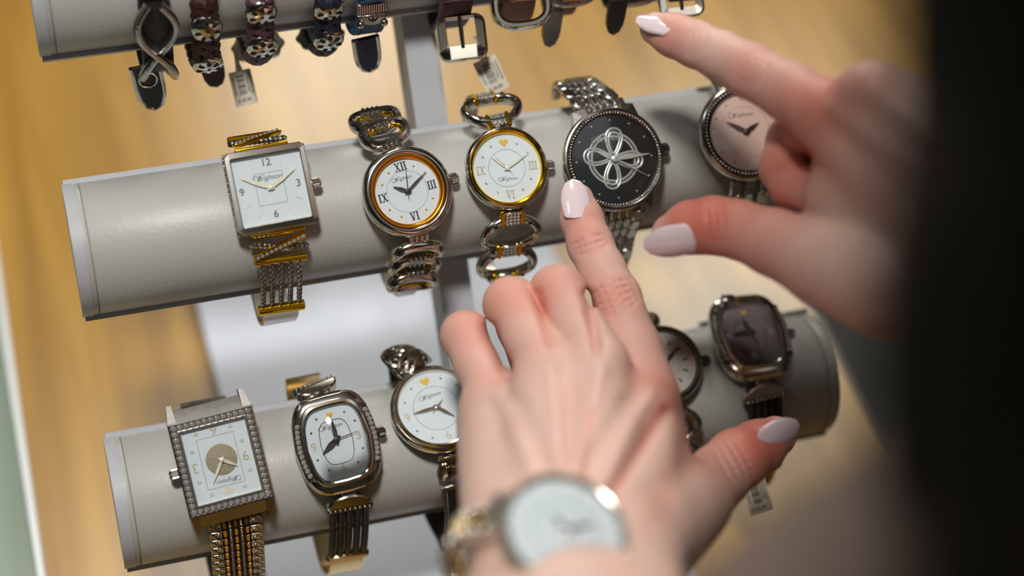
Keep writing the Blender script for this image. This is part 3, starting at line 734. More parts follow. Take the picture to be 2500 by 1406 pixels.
# ------------------------------------------------------------------ tonneau watches (two of this build)
def barrel_out(hx, hy, n=64, p=2.7, taper=0.74, cy=0.0):
    out = []
    for t in np.linspace(0, 2*math.pi, n, endpoint=False):
        c, s = math.cos(t), math.sin(t)
        x = math.copysign(abs(c)**(2/6.5), c); y = math.copysign(abs(s)**(2/7.5), s)
        out.append((hx*x*(1-(1-taper)*y*y), hy*y + cy + 0.10*hy*(1-x*x)*math.copysign(1, s)*0.5))
    return out
def tonneau(F, rod, label, dialm, inkm, hr, mn, sec, low, dxb=0, dxt=0, sc=1.0):
    global lp
    w = thing('wristwatch', label, 'watch', F, GRP); cy = -1.1
    R3 = lambda hx, hy, z: [(x, y, z) for x, y in barrel_out(hx, hy, cy=cy)]
    cs = MB().loft([R3(14.2, 16.2, -6.3), R3(15.9, 18.0, -4.6), R3(16.4, 18.4, -2.4), R3(16.2, 18.2, -0.6), R3(15.2, 17.0, 0.6), R3(13.6, 15.5, 1.0), R3(13.2, 15.2, 1.8), R3(12.2, 14.2, 2.0), R3(11.7, 13.6, 1.5), R3(11.6, 13.5, -0.6)]).build('case', SILVER, w, smooth=40)
    for sx in (-1, 1):
        ch = MB(); P = []
        B_ = sorted([(y, abs(x)) for x, y in barrel_out(14.5, 16.6, 800, cy=cy) if x > 0])
        O = [(sx*float(np.interp(y, [q[0] for q in B_], [q[1] for q in B_])), y) for y in np.linspace(cy-10.4, cy+10.4, 60)]
        ch.tube([(x, y, 0.75) for x, y in O[::6]], 1.35, 8, flat=0.6); c_ = ch.build('stone_channel', DARKSIL, w)
        k = 11
        for i in range(k):
            x, y = O[int((len(O)-1)*(i+0.5)/k)]; stone(c_, T(x, y, 1.6), 1.0)
        for y_ in (10.9, -10.9):
            q = min(barrel_out(14.6, 16.7, 400, cy=cy), key=lambda q: abs(q[1]-cy-y_) + (100 if sx*q[0] < 0 else 0))
            for dy in (0, 0.9): MB().box((0, 0, 0), (3.6, 0.55, 1.2)).build('notch', OXIDE, w, T(q[0]*0.985, q[1]+dy*math.copysign(1, y_), 0.5) @ Rz(sx*-0.3*math.copysign(1, y_)))
    dl = MB().loft([R3(11.7, 13.6, -0.7), R3(11.7, 13.6, -0.3)]).build('dial', dialm, w)
    mb = MB(); O = barrel_out(6.2, 8.0, 64, cy=-0.8); mb.tube([(x, y, 0.04) for x, y in O], 0.13, 5, closed=True); mb.build('inner_frame', inkm, dl, T(0, 0, -0.3))
    brand_mb(7.6).build('signature', inkm, dl, T(-0.4, 5.2, -0.3))
    for t, p in (('3', (8.6, -0.6)), ('6', (0.1, -11.0)), ('9', (-9.0, -0.8))): text_mb(t, 4.6, 0, 0.15).build('numeral', PALESHADE, dl, T(*p, -0.3))
    MB().prism(heart_out(1.25), 0.0, 0.2).build('heart_marker', HEARTG, dl, T(0, 9.6, -0.3))
    for p in ((5.6, 9.4), (8.6, 5.2), (9.0, -5.6), (5.8, -10.4), (-5.6, -10.4), (-8.8, -5.6), (-8.6, 4.8), (-5.4, 9.4)): bead(dl, T(*p, -0.15), 0.5, SILVER, 'hour_marker')
    hands(w, hr, mn, INK, 1.2, 1.9, 1.5, sec, INK, 2.0)
    MB().loft([R3(11.6, 13.5, 1.0), R3(11.0, 12.9, 1.7)]).build('watch_glass', GLASS, w, smooth=60)
    crown(w, 16.4, -1.6, DARKSIL, 2.2, 2.6)
    lp = Loop(rod, F, 18.4, low, back=[(2, -36), (-10, -24), (-23, -6), (-28, 24), (-13, 35)], dxb=dxb, dxt=dxt, half_t=16.0)
    for s in (2.2, -2.0): MB().bbox((0, 0, 0), (5.6, 5.4, 2.2), 0.5).build('lug', SILVER, w, lp.M(s))
    for k, s in ((1, 6.3), (-1, -5.2)):
        Dp = [(-8.6, -1.9)] + [(8.8*math.cos(a), -1.9 + 5.4*math.sin(a)) for a in np.linspace(math.pi-0.15, 0.15, 15)] + [(8.6, -1.9)]
        t_ = MB().loft([[(x, k*y, -1.6) for x, y in Dp], [(x, k*y, 1.3) for x, y in Dp], [(x*0.9, k*(y*0.85), 1.9) for x, y in Dp]]).build('end_piece', SILVER, w, lp.M(s), smooth=30)
        MB().bbox((0, -2.6*k, 0.2), (18.2, 2.2, 3.2), 0.5).build('end_bar', DARKSIL, t_)
        for i in range(9): bead(t_, T(-7.6+1.9*i, -2.7*k, 1.8), 0.62, SILVER)
    return w
F = plane_frame(821, 1073, 3, 31.8, 50, (803, 1015), (836, 1140))
w = tonneau(F, 3, 'barrel-shaped silver watch with crystal sides, white dial and dark pointed hands', DIALW, INK, (-6.4, -4.0), (0.1, 8.1), (8.6, 1.1), [(30, -9), (30, -20), (28, -34), (18, -42)], dxb=-2.5, dxt=-4.5)
def snake_strands(w, x_list, s0, s1, r, m):
    for x in x_list:
        mb = MB(); lp.tube(mb, x, 0, r, s0, s1, 8, 0.45, ribbed=0.16); mb.build('snake_chain', m, w, smooth=25)
snake_strands(w, (-6.4, -3.2, 0, 3.2, 6.4), 8.5, 36, 1.35, DARKSIL)
MB().bbox((0, 0, 0), (17.5, 3.2, 3.6), 1.2).build('end_bar', PALEGOLD, w, lp.M(37.5))
lp.ribbon(14, 1.2, 39, lp.L-36).build('clasp_band', PALEGOLD, w)

# ------------------------------------------------------------------ 8 heart watch half hidden by the lower hand
F = plane_frame(1066, 995, 3, 31.8, 70, (1040, 935), (1092, 1052))
w = thing('wristwatch', 'round silver watch with white dial and black strap, half behind the lower hand', 'watch', F, GRP)
MB().lathe([(0.01, -6.3), (15.5, -6.3), (17.2, -4.6), (18, -2.2), (17.8, -0.4), (17.0, 0.4), (16.5, 0.0), (16.4, -0.6), (0.01, -0.6)], 80).build('case', SILVER, w, smooth=60)
ring_lathe(w, 'bezel', [(16.6, -0.4), (16.6, 1.0), (16.0, 1.7), (15.2, 1.4), (14.9, 0.2), (14.9, -0.5)], SILVER)
dl = dial_disc(w, 15.0, DIALW)
MB().prism(heart_out(1.9), 0, 0.25).build('heart_marker', HEARTG, dl, T(0, 11.6, -0.3))
for t, d in (('3', 90), ('6', 180), ('9', 270)): text_mb(t, 4.6, 0, 0.15).build('numeral', PALESHADE, dl, T(*polar(12.0, d), -0.3))
for d in (30, 60, 120, 150, 210, 240, 300, 330): bead(dl, T(*polar(12.4, d), -0.2), 0.5, SILVER, 'hour_marker')
circle_line(9.0, 0.14).build('inner_ring', GREYINK, dl, T(0, 0, -0.3)); brand_mb(7.4).build('signature', INK, dl, T(0, 5.4, -0.3))
hands(w, (5.0, -5.8), (-9.8, 0.6), SILVER, 1.1, 1.1, 1.0, (3.6, 2.4)); glass_disc(w, 14.9, 1.1, 0.5)
lp = Loop(3, F, 17.0, [(25, 12), (30, -4), (30, -20), (27, -35), (16, -42)], back=[(4, -38), (-10, -24), (-23, -6), (-28, 24), (-16, 36)], dxb=3.0, dxt=-8.0)
BRAID = mat('braided_silver', (178, 170, 158), 0.28, 1.0, vary=(500, (120, 112, 100)))
def braid_mb(lp, s0, s1, wd, k=4, r=1.1):
    mb = MB()
    for j in range(k):
        P = []
        for i, s in enumerate(np.linspace(s0, s1, 36)):
            ph = 2*math.pi*(s-s0)/7.5 + 2*math.pi*j/k
            P.append(lp.M(s, wd/2*math.sin(ph), 0.9*math.cos(2*ph))[:3, 3])
        mb.tube(P, r, 6, up=(1, 0, 0))
    return mb
br = lp.ribbon(15, 1.4, lp.L-26, lp.L-0.5).build('braid_backing', DARKSIL, w)
for j in range(4):
    mb = MB(); P = []
    for s_ in np.linspace(lp.L-26, lp.L-1.5, 60):
        ph = 2*math.pi*(s_-lp.L)/11 + math.pi/2*j
        P.append(lp.M(s_, 5.6*math.sin(ph), 1.2 + 0.7*math.cos(2*ph))[:3, 3])
    mb.tube(P, 1.35, 8, up=(1, 0, 0)).build('braid_strand', BRAID, br)
MB().bbox((0, 0, 0), (13, 1.8, 2.6), 0.5).build('lug', SILVER, w, lp.M(2.5))
kb = MB()
for sx in (-1, 1):
    for d in (0, 1.7):
        P = [(sx*(6.0-d)*math.sin(t), 5.4*math.cos(t*0.5)*math.cos(t) , 0.9*math.sin(2*t)) for t in np.linspace(0, 2*math.pi, 40, endpoint=False)]
        kb.tube([(x + sx*0.5, (5.6-d)*math.sin(2*t_)*0.8, z) for (x, y, z), t_ in zip(P, np.linspace(0, 2*math.pi, 40, endpoint=False))], 0.85, 6, closed=True)
kb.build('knot_link', BRAID, w, lp.M(10.0, 0, 0.4))
MB().bbox((0, 0, 0), (13, 2.2, 2.8), 0.5).build('end_bar', SILVER, w, lp.M(17.5))
BLACKL = mat('black_leather', (28, 25, 26), 0.45, bump=(420, 0.4, 0.0006), vary=(60, (40, 35, 34)))
st_ = lp.ribbon(11, 2.2, 18, lp.L-22).build('strap', BLACKL, w)
for x in (-4.4, 4.4): lp.tube(MB(), x, 1.1, 0.22, 19, 60, 5).build('stitching', STITCH, st_)

# ------------------------------------------------------------------ 9 steel watch right of the lower hand
F = plane_frame(1622, 888, 3, 31.8, 62, (1608, 850), (1636, 940))
w = thing('wristwatch', 'silver-dial watch with dark stick markers, just right of the pointing hand', 'watch', F, GRP)
MB().lathe([(0.01, -6.3), (13.5, -6.3), (15.4, -4.6), (16.1, -2.2), (16.0, -0.4), (15.3, 0.6), (14.6, 0.2), (14.5, -0.6), (0.01, -0.6)], 80).build('case', ANTIQUE, w, smooth=60)
ring_lathe(w, 'bezel', [(14.9, -0.2), (14.8, 1.3), (14.0, 1.8), (13.1, 1.1), (12.8, -0.5), (14.9, -0.5)], DARKSIL)
bead_row([(15.7*math.cos(a), 15.7*math.sin(a), -1.4) for a in np.linspace(0, 2*math.pi, 80, endpoint=False)], 0.6).build('bead_ring', DARKSIL, w)['kind'] = 'stuff'
dl = dial_disc(w, 13.0, DIALG)
for t, d in (('12', 0), ('6', 180)): text_mb(t, 3.6, 0, 0.12).build('numeral', GREYINK, dl, T(*polar(9.4, d), -0.3))
for d in (30, 60, 90, 120, 150, 210, 240, 270, 300, 330): MB().box((0, 0, 0.08), (0.7, 2.2, 0.16)).build('hour_marker', INK, dl, T(*polar(9.0, d), -0.3) @ Rz(math.radians(-d)))
circle_line(6.4, 0.14).build('inner_ring', GREYINK, dl, T(0, 0, -0.3)); brand_mb(6.0).build('signature', INK, dl, T(0, 3.4, -0.3))
mb = MB()
for d in range(0, 360, 6): mb.box((0, 0, 0), (0.2, 0.9, 0.06), T(*polar(11.6, d), 0) @ Rz(math.radians(-d)))
mb.build('minute_track', GREYINK, dl, T(0, 0, -0.25))['kind'] = 'stuff'
hands(w, (-3.0, 4.2), (7.8, 5.6), DKBR, 1.1, 1.3, 1.1, (-4.0, -4.4)); glass_disc(w, 12.9, 1.2, 0.4)
crown(w, 16.4, -2.2, DARKSIL, 2.4, 3.0)
lp = Loop(3, F, 15.6, [(27, 10), (30, -6), (30, -18), (26, -32), (16, -38)], back=[(4, -36), (-10, -24), (-23, -6), (-27, 24), (-12, 34)], dxb=1.0, dxt=-5)
for s in (2.2, -1.8): MB().bbox((0, 0, 0), (9, 5.4, 2.4), 0.6).build('lug', DARKSIL, w, lp.M(s))
for s in (9.6, 23, -8.0): link('ring_link', shared('oval_ring_dark', oval(8.2, 6.0, 2.0), ANTIQUE), None, w, lp.M(s))
for s in (16.4, -14.0):
    for x in (-3.4, 0, 3.4): bead(w, lp.M(s, x, 0.8), 1.9, ANTIQUE, 'ball_joint')
lp.ribbon(6, 1.4, 29, lp.L-17).build('clasp_band', STEEL, w)

# ------------------------------------------------------------------ 10 mauve tonneau
F = plane_frame(1832, 812, 3, 31.8, 76, (1812, 752), (1850, 868))
w = tonneau(F, 3, 'barrel-shaped watch with mauve dial, rightmost on the front bar', DIALV, INK, (-7.8, 0.0), (-2.0, 7.0), (1.0, -6.0), [(24, 14), (30, -4), (30, -18), (27, -34), (16, -42)], dxb=3.0, dxt=-5.0)
snake_strands(w, (-6.0, -3.0, 0, 3.0, 6.0), 8.5, 36, 1.3, OXIDE)
MB().bbox((0, 0, 0), (17.5, 3.2, 3.6), 1.2).build('end_bar', PALEGOLD, w, lp.M(46))
lp.ribbon(14, 1.2, 36, lp.L-36).build('clasp_band', DARKSIL, w)

# ------------------------------------------------------------------ bracelets on the rear bar
def proj(P):
    q = ROT @ (np.asarray(P)-CAM); return (1250+FPX*q[0]/q[2], 703+FPX*q[1]/q[2])
def strap_loop(px, low=None, back=None, elev=26, dxb=0.0, rad=28.8):
    F = plane_frame(px, 0, 1, rad, elev, (px-13, -60), (px, 0))
    lp = Loop(1, F, 0.6, low or [(28.4, 0), (28.2, -12), (24, -24), (15, -31)], back or [(3, -32), (-10, -25), (-19, -9), (-26, 8), (-24, 22.5), (-9, 29.5), (10, 28)], dxb=dxb, bz=0.0)
    return F, lp
def s_at(lp, py, x=0.0):
    for s in np.arange(0, lp.L*0.45, 0.25):
        W_ = lp.F @ lp.M(s, x)
        if proj(W_[:3, 3])[1] >= py: return s
    return lp.L*0.45
def view_frame(px, py, depth, up=(0, -1), tilt=0.0):
    """a frame whose z faces back along the view, turned so that y runs along an image direction"""
    z = -ROT[2]; u = np.array([up[0], up[1]], float)/math.hypot(*up)
    y = ROT[0]*u[0] + ROT[1]*u[1]; x = np.cross(y, z)
    return frame4(x, y, z, at(px, py, depth)) @ Rx(tilt)
LEA = {}
def leather(name, c, c2): return mat(name, c, 0.5, bump=(380, 0.5, 0.0007), vary=(70, c2))
BRN, PUR, NAV, BLU, TAN = leather('brown_leather', (66, 30, 22), (50, 22, 18)), leather('plum_leather', (92, 62, 78), (78, 50, 64)), leather('navy_leather', (26, 32, 58), (18, 22, 44)), leather('teal_blue_leather', (58, 92, 122), (46, 78, 106)), leather('tan_leather', (128, 84, 62), (110, 70, 52))
def stitch_lines(lp, parent, xs, s0, s1, z):
    for x in xs:
        mb = MB()
        for s in np.arange(s0, s1, 2.0): lp.tube(mb, x, z, 0.2, s, s+1.3, 5, 0.6)
        o_ = mb.build('stitching', INK, parent); o_['kind'] = 'stuff'
def tongue(parent, inv, px, py, wd, L, depth, m, rim=None, ring=False, skew=0.12):
    """pointed strap end hanging straight down"""
    P = at(px, py, depth); Fm = frame4(np.array([1.0, 0, 0]), np.array([0, 0, 1.0]), np.array([0, -1.0, 0]), P) @ Rz(skew)
    out = [(-wd/2, L*0.5), (wd/2, L*0.5), (wd/2, 0), (wd*0.46, -L*0.22), (wd*0.30, -L*0.42), (0, -L*0.5), (-wd*0.30, -L*0.42), (-wd*0.46, -L*0.22), (-wd/2, 0)]
    o_ = MB().prism(out, -1.0, 1.0).build('strap_end', m, parent, inv @ Fm, smooth=20)
    if rim: MB().tube([(x*1.02, y*1.02, 0.2) for x, y in out[1:]+out[:1]], 0.9, 8, flat=1.3).build('tip_rim', rim, o_)
    if ring:
        MB().torus(3.4, 0.5, 28, 8).build('snap_ring', SILVER, o_, T(0, L*0.22, 1.2))
        MB().lathe([(0, 0.4), (2.6, 0.4), (3.0, 0)], 24).build('snap_cap', BLACKL, o_, T(0, L*0.22, 1.0))
def concho(parent, M_, r):
    d = link('flower_disc', shared('flower_disc', lambda: MB().lathe([(0.0, 1.5), (2.0, 1.45), (4.0, 0.95), (5.3, 0.1), (5.6, -0.6), (5.2, -1.0)], 36), SILVER, 60), None, parent, M_ @ S(r/5.6, r/5.6, r/5.6))
    for k in range(7):
        a = 2*math.pi*k/7 + math.pi/2
        link('petal_hole', shared('petal', lambda: MB().sphere((0, 0, 0), 1, 12, 6, sc=(1.55, 0.85, 0.35)), HOLE), None, d, T(3.1*math.cos(a), 3.1*math.sin(a), 1.12) @ Rz(a))
    link('petal_hole', shared('petal_mid', lambda: MB().sphere((0, 0, 0), 0.75, 12, 6, sc=(1, 1, 0.4)), HOLE), None, d, T(0, 0, 1.4))
BG = 'bracelets on the rear bar'
def braided(px, label, m, pys, back=None, dxb=0, low=None):
    F, lp = strap_loop(px, low=[(30.6, 0), (30.2, -12), (25.5, -25), (16, -32)], back=[(3, -33), (-11, -26), (-21, -10), (-28, 8), (-26, 25), (-10, 32), (12, 31.5)], dxb=dxb, rad=30.6); w = thing('bracelet', label, 'bracelet', F, BG)
    mb = MB()
    for j in range(3):
        P = []
        for s in np.arange(-2, lp.L-1, 1.0):
            ph = 2*math.pi*s/14 + 2*math.pi*j/3
            P.append(lp.M(max(s, 0.2), 3.2*math.sin(ph), 0.9*math.cos(2*ph))[:3, 3])
        mb.tube(P, 2.3, 8, up=(1, 0, 0))
    mb.build('braided_strap', m, w)
    for py in pys: concho(w, lp.M(s_at(lp, py), 0, 2.8), 6.0)
    return w, lp, np.linalg.inv(F)
# black strap in crossed silver bands
F, lp = strap_loop(373, low=[(28.4, 0), (27.6, -12), (25, -24), (16, -31)]); w = thing('bracelet', 'black strap inside crossing engraved silver bands, leftmost on rear bar', 'bracelet', F, BG); inv = np.linalg.inv(F)
lp.ribbon(11.5, 2.4, 0.3, lp.L-0.3).build('strap', BLACKL, w)
for ph in (1, -1):
    mb = MB(); P = []; Pe = []
    for s in np.linspace(0.2, s_at(lp, 172), 40):
        py = proj((lp.F @ lp.M(s))[:3, 3])[1]; x = ph*7.0*math.sin(math.pi*(py+8)/132)
        P.append(lp.M(s, x, 2.4 + 0.8*ph*math.cos(math.pi*(py+8)/132))[:3, 3])
    mb.tube(P, 2.5, 10, up=(1, 0, 0), flat=0.62)
    b_ = mb.build('silver_band', ANTIQUE, w)
    for dx in (-1.2, 0, 1.2):
        mb = MB(); mb.tube([p + np.array([dx, 0, 1.35]) for p in P], 0.26, 5, up=(1, 0, 0)); mb.build('engraved_line', OXIDE, b_)
tongue(w, inv, 366, 212, 10.2, 21, 722, BLACKL, SILVER, True)
w, lp, inv = braided(497, 'brown braided leather bracelet studded with silver flower discs', BRN, (60, 145)); tongue(w, inv, 520, 172, 9, 16, 738, BRN, None)
def plate(w, inv, px, py, a, b_, depth, m):
    out = [(a*math.cos(t)*(1+0.05*math.cos(8*t)), b_*math.sin(t)*(1+0.05*math.cos(8*t))) for t in np.linspace(0, 2*math.pi, 72, endpoint=False)]
    mb = MB().loft([[(x*k, y*k, z) for x, y in out] for k, z in ((0.95, -1.1), (1.0, -0.5), (1.0, 0.5), (0.94, 1.0))])
    o_ = mb.build('clasp_plate', m, w, inv @ view_frame(px, py, depth, (-0.14, -1), math.radians(-16)), smooth=40)
    MB().bbox((0, -1.5, 1.0), (7.5, 6, 0.5), 0.2).build('plate_inlay', OXIDE, o_)
w, lp, inv = braided(634, 'plum braided leather bracelet with silver flower discs and scalloped clasp', PUR, (22, 103)); plate(w, inv, 630, 112, 10.2, 7.2, 746, SILVER)
w, lp, inv = braided(803, 'navy braided leather bracelet with silver flower discs', NAV, (12, 87)); plate(w, inv, 782, 88, 9.4, 6.2, 746, DARKSIL)
# blue strap with a leaf ornament
F, lp = strap_loop(916, low=[(28.4, 0), (28.2, -12), (25, -20), (18, -24)], back=[(8, -24), (-4, -20), (-16, -9), (-26, 8), (-24, 22.5), (-9, 29.5), (10, 28)], dxb=-1.5); w = thing('bracelet', 'blue stitched leather strap with silver leaf ornament', 'bracelet', F, BG); inv = np.linalg.inv(F)
st_ = lp.ribbon(11.6, 2.2, 0.3, lp.L-0.3).build('strap', BLU, w); stitch_lines(lp, st_, (-3.6, 3.8), 2, 32, 1.15)
og = MB().bbox((0, 0, 0), (12.6, 4.6, 2.6), 0.6).build('grooved_band', ANTIQUE, w, lp.M(s_at(lp, 12), 0, 1.6))
for i in range(13): MB().box((0, 0, 0), (0.32, 4.0, 0.4)).build('groove', OXIDE, og, T(-5.4+0.9*i, 0, 1.2))
lf = MB().loft([[(x, y, z) for x, y in ((-5.8, 2.2), (5.8, 2.2), (5.4, 0), (3.0, -2.6), (0, -3.2), (-3.0, -2.6), (-5.4, 0))] for z in (0, 1.2)] + [[(x*0.7, y*0.7, 2.0) for x, y in ((-5.8, 2.2), (5.8, 2.2), (5.4, 0), (3.0, -2.6), (0, -3.2), (-3.0, -2.6), (-5.4, 0))]]).build('leaf_ornament', ANTIQUE, w, lp.M(s_at(lp, 36), 0, 1.2), smooth=60)
for x in (-4.6, 4.6): bead(lf, T(x, -2.2, 1.2), 1.6, SILVER)
for a in (-0.7, 0, 0.7): MB().sphere((0, 0, 0), 1, 10, 6, sc=(0.5, 1.5, 0.4)).build('leaf_vein', OXIDE, lf, T(1.9*math.sin(a), 0.4, 1.9) @ Rz(-a))
tongue(w, inv, 897, 132, 9.2, 16, 734, NAV, SILVER)
# plum strap with square buckle
def rrect(hx, hy, r, n=6):
    out = []
    for cx_, cy_, a in ((hx-r, hy-r, 0), (-hx+r, hy-r, 90), (-hx+r, -hy+r, 180), (hx-r, -hy+r, 270)):
        for i in range(n+1):
            t = math.radians(a + 90*i/n); out.append((cx_ + r*math.cos(t), cy_ + r*math.sin(t)))
    return out
def buckle(w, inv, px, py, depth, hx, hy, ix, iy, iyo, m, r=4.0, tilt=0.0, prong=True, up=(-0.12, -1)):
    O, I = rrect(hx, hy, r), [(x, y+iyo) for x, y in rrect(ix, iy, 0.8)]
    mb = MB(); n = len(O)
    rings = [[(x, y, -1.2) for x, y in I], [(x, y, -1.2) for x, y in O], [(x*1.0, y, 0.4) for x, y in O], [(x*0.9, y*0.9, 1.5) for x, y in O], [(x*1.05, (y-iyo)*1.05+iyo, 1.2) for x, y in I], [(x, y, 0.2) for x, y in I]]
    mb.loft(rings, wrap=True)
    o_ = mb.build('buckle', m, w, inv @ view_frame(px, py, depth, up, tilt), smooth=50)
    if prong: MB().tube([(0, iy+iyo+1, 1.0), (0, iyo, 1.5), (0, -iy+iyo-1.2, 1.3)], [0.9, 0.9, 0.7], 8).build('prong', DARKSIL, o_)
    return o_
F, lp = strap_loop(1124, low=[(28.4, 0), (28.0, -12), (23, -23)], back=[(16, -29), (8, -22.5), (-5.6, -6.0), (-21.5, 10), (-28, 22), (-12, 31), (10, 29)]); w = thing('bracelet', 'plum leather strap hanging by a square silver buckle', 'bracelet', F, BG); inv = np.linalg.inv(F)
st_ = lp.ribbon(13.2, 2.2, 0.3, lp.L-0.3).build('strap', PUR, w); stitch_lines(lp, st_, (-4.6, 4.8), 1, 24, 1.15)
buckle(w, inv, 1128, 92, 731, 9.6, 9.0, 5.6, 5.0, 2.2, SILVER)
F, lp = strap_loop(1284, low=[(28.4, 0), (28.2, -12), (24, -25)], back=[(16, -29), (8, -22.5), (-5.6, -6.0), (-21.5, 10), (-28, 22), (-12, 31), (10, 29)]); w = thing('bracelet', 'tan leather strap in an oval silver buckle', 'bracelet', F, BG); inv = np.linalg.inv(F)
lp.ribbon(13.0, 2.4, 0.3, lp.L-0.3).build('strap', TAN, w)
o_ = MB().tube([(10.0*math.copysign(abs(math.cos(t))**0.75, math.cos(t)), 7.6*math.copysign(abs(math.sin(t))**0.75, math.sin(t)), 0) for t in np.linspace(0, 2*math.pi, 44, endpoint=False)], 1.9, 10, closed=True, flat=1.5).build('buckle', SILVER, w, inv @ view_frame(1274, 14, 726, (-0.12, -1)))
def silver_cuff(px, label, tpx, tpy, tm, strap, dx=0.0):
    F, lp = strap_loop(px, low=[(29.5, 4), (29.5, -9), (25.5, -23)], back=[(16, -29), (8, -22.5), (-5.6, -6.0), (-21.5, 10), (-28, 22), (-12, 31), (10, 29)], elev=26); w = thing('bracelet', label, 'bracelet', F, BG); inv = np.linalg.inv(F)
    lp.ribbon(9.5, 2.2, 0.3, lp.L-0.3).build('strap', strap, w)
    for s in (2.5, 9.0, 15.0):
        r_ = link('engraved_ring', shared('engraved_ring', lambda: stirrup(8.4, 3.4, 1.9)(), ANTIQUE), None, w, lp.M(s, 0, 2.2))
        for k in (-1, 1): link('scroll_line', shared('scroll_line', lambda: MB().tube([(-5.6+11.2*i/20, 0.8*math.sin(i*1.3), 0) for i in range(21)], 0.25, 5), OXIDE), None, r_, T(0, k*3.2, 2.2))
    tongue(w, inv, tpx, tpy, 7.4, 17, 738, tm, None, skew=-0.05)
silver_cuff(1402, 'silver ringed bracelet with a dark pointed strap end', 1346, 70, DARKSIL, TAN)
silver_cuff(1552, 'silver ringed bracelet above the fingertip with near-black strap end', 1503, 40, BLACKL, BLACKL)
F, lp = strap_loop(1664, low=[(28.6, 4), (28.4, -8), (24, -22)], back=[(16, -29), (8, -22.5), (-5.6, -6.0), (-21.5, 10), (-28, 22), (-12, 31), (10, 29)]); w = thing('bracelet', 'black strap in a polished silver buckle, rightmost on rear bar', 'bracelet', F, BG); inv = np.linalg.inv(F)
lp.ribbon(11.0, 2.4, 0.3, lp.L-0.3).build('strap', BLACKL, w)
buckle(w, inv, 1662, 2, 738, 9.0, 6.6, 5.6, 3.2, 0.8, SILVER, r=3.4)

# ------------------------------------------------------------------ barcode tags
PAPER = mat('tag_paper', (214, 206, 190), 0.6, vary=(60, (204, 196, 180)))
def price_tag(px, py, depth, up, wd, L, label, price, neck=True):
    w = thing('price_tag', label, 'tag', view_frame(px, py, depth, up))
    MB().bbox((0, 0, 0), (wd, L, 0.35), 0.12).build('label_card', PAPER, w)
    rnd = random.Random(int(px)); bars = MB(); y = L*0.36; 
    while y > -L*0.22:
        t = rnd.choice((0.18, 0.3, 0.45)); bars.box((-wd*0.04, y, 0.2), (wd*0.36, t, 0.06)); y -= t + rnd.choice((0.18, 0.3, 0.4))
    bars.build('barcode', INK, w)['kind'] = 'stuff'
    for x, n in ((-wd*0.36, 11), (wd*0.24, 10), (wd*0.38, 12)):
        t = ''.join(rnd.choice('0123456789') for _ in range(n)); text_mb(t, L*0.094, 0, 0.22, 0.012).build('printed_line', INK, w, T(x, L*0.07, 0) @ Rz(math.pi/2))
    text_mb(price, L*0.13, 0, 0.22, 0.02).build('printed_price', INK, w, T(-wd*0.05, -L*0.36, 0))
    if neck: MB().loft([[(-wd*0.16, L*0.5, -0.15), (wd*0.16, L*0.5, -0.15), (wd*0.16, L*0.5, 0.15), (-wd*0.16, L*0.5, 0.15)], [(-wd*0.1, L*0.72, -0.15), (wd*0.1, L*0.72, -0.15), (wd*0.1, L*0.72, 0.15), (-wd*0.1, L*0.72, 0.15)], [(-wd*0.05, L*1.15, -0.15), (wd*0.2, L*1.15, -0.15), (wd*0.2, L*1.15, 0.15), (-wd*0.05, L*1.15, 0.15)]]).build('neck', PAPER, w)
price_tag(594, 214, 742, (-0.24, -1), 8.8, 13.8, 'small barcode tag hanging from the plum braided bracelet', '$ 50.00')
price_tag(1200, 184, 742, (-0.46, -1), 9.6, 14.5, 'small barcode tag hanging from the square buckle', '$ 28.00')
price_tag(1848, 1208, 750, (-0.3, -1), 9.5, 15, 'blurred barcode tag below the front bar at right', '$ 95.00')

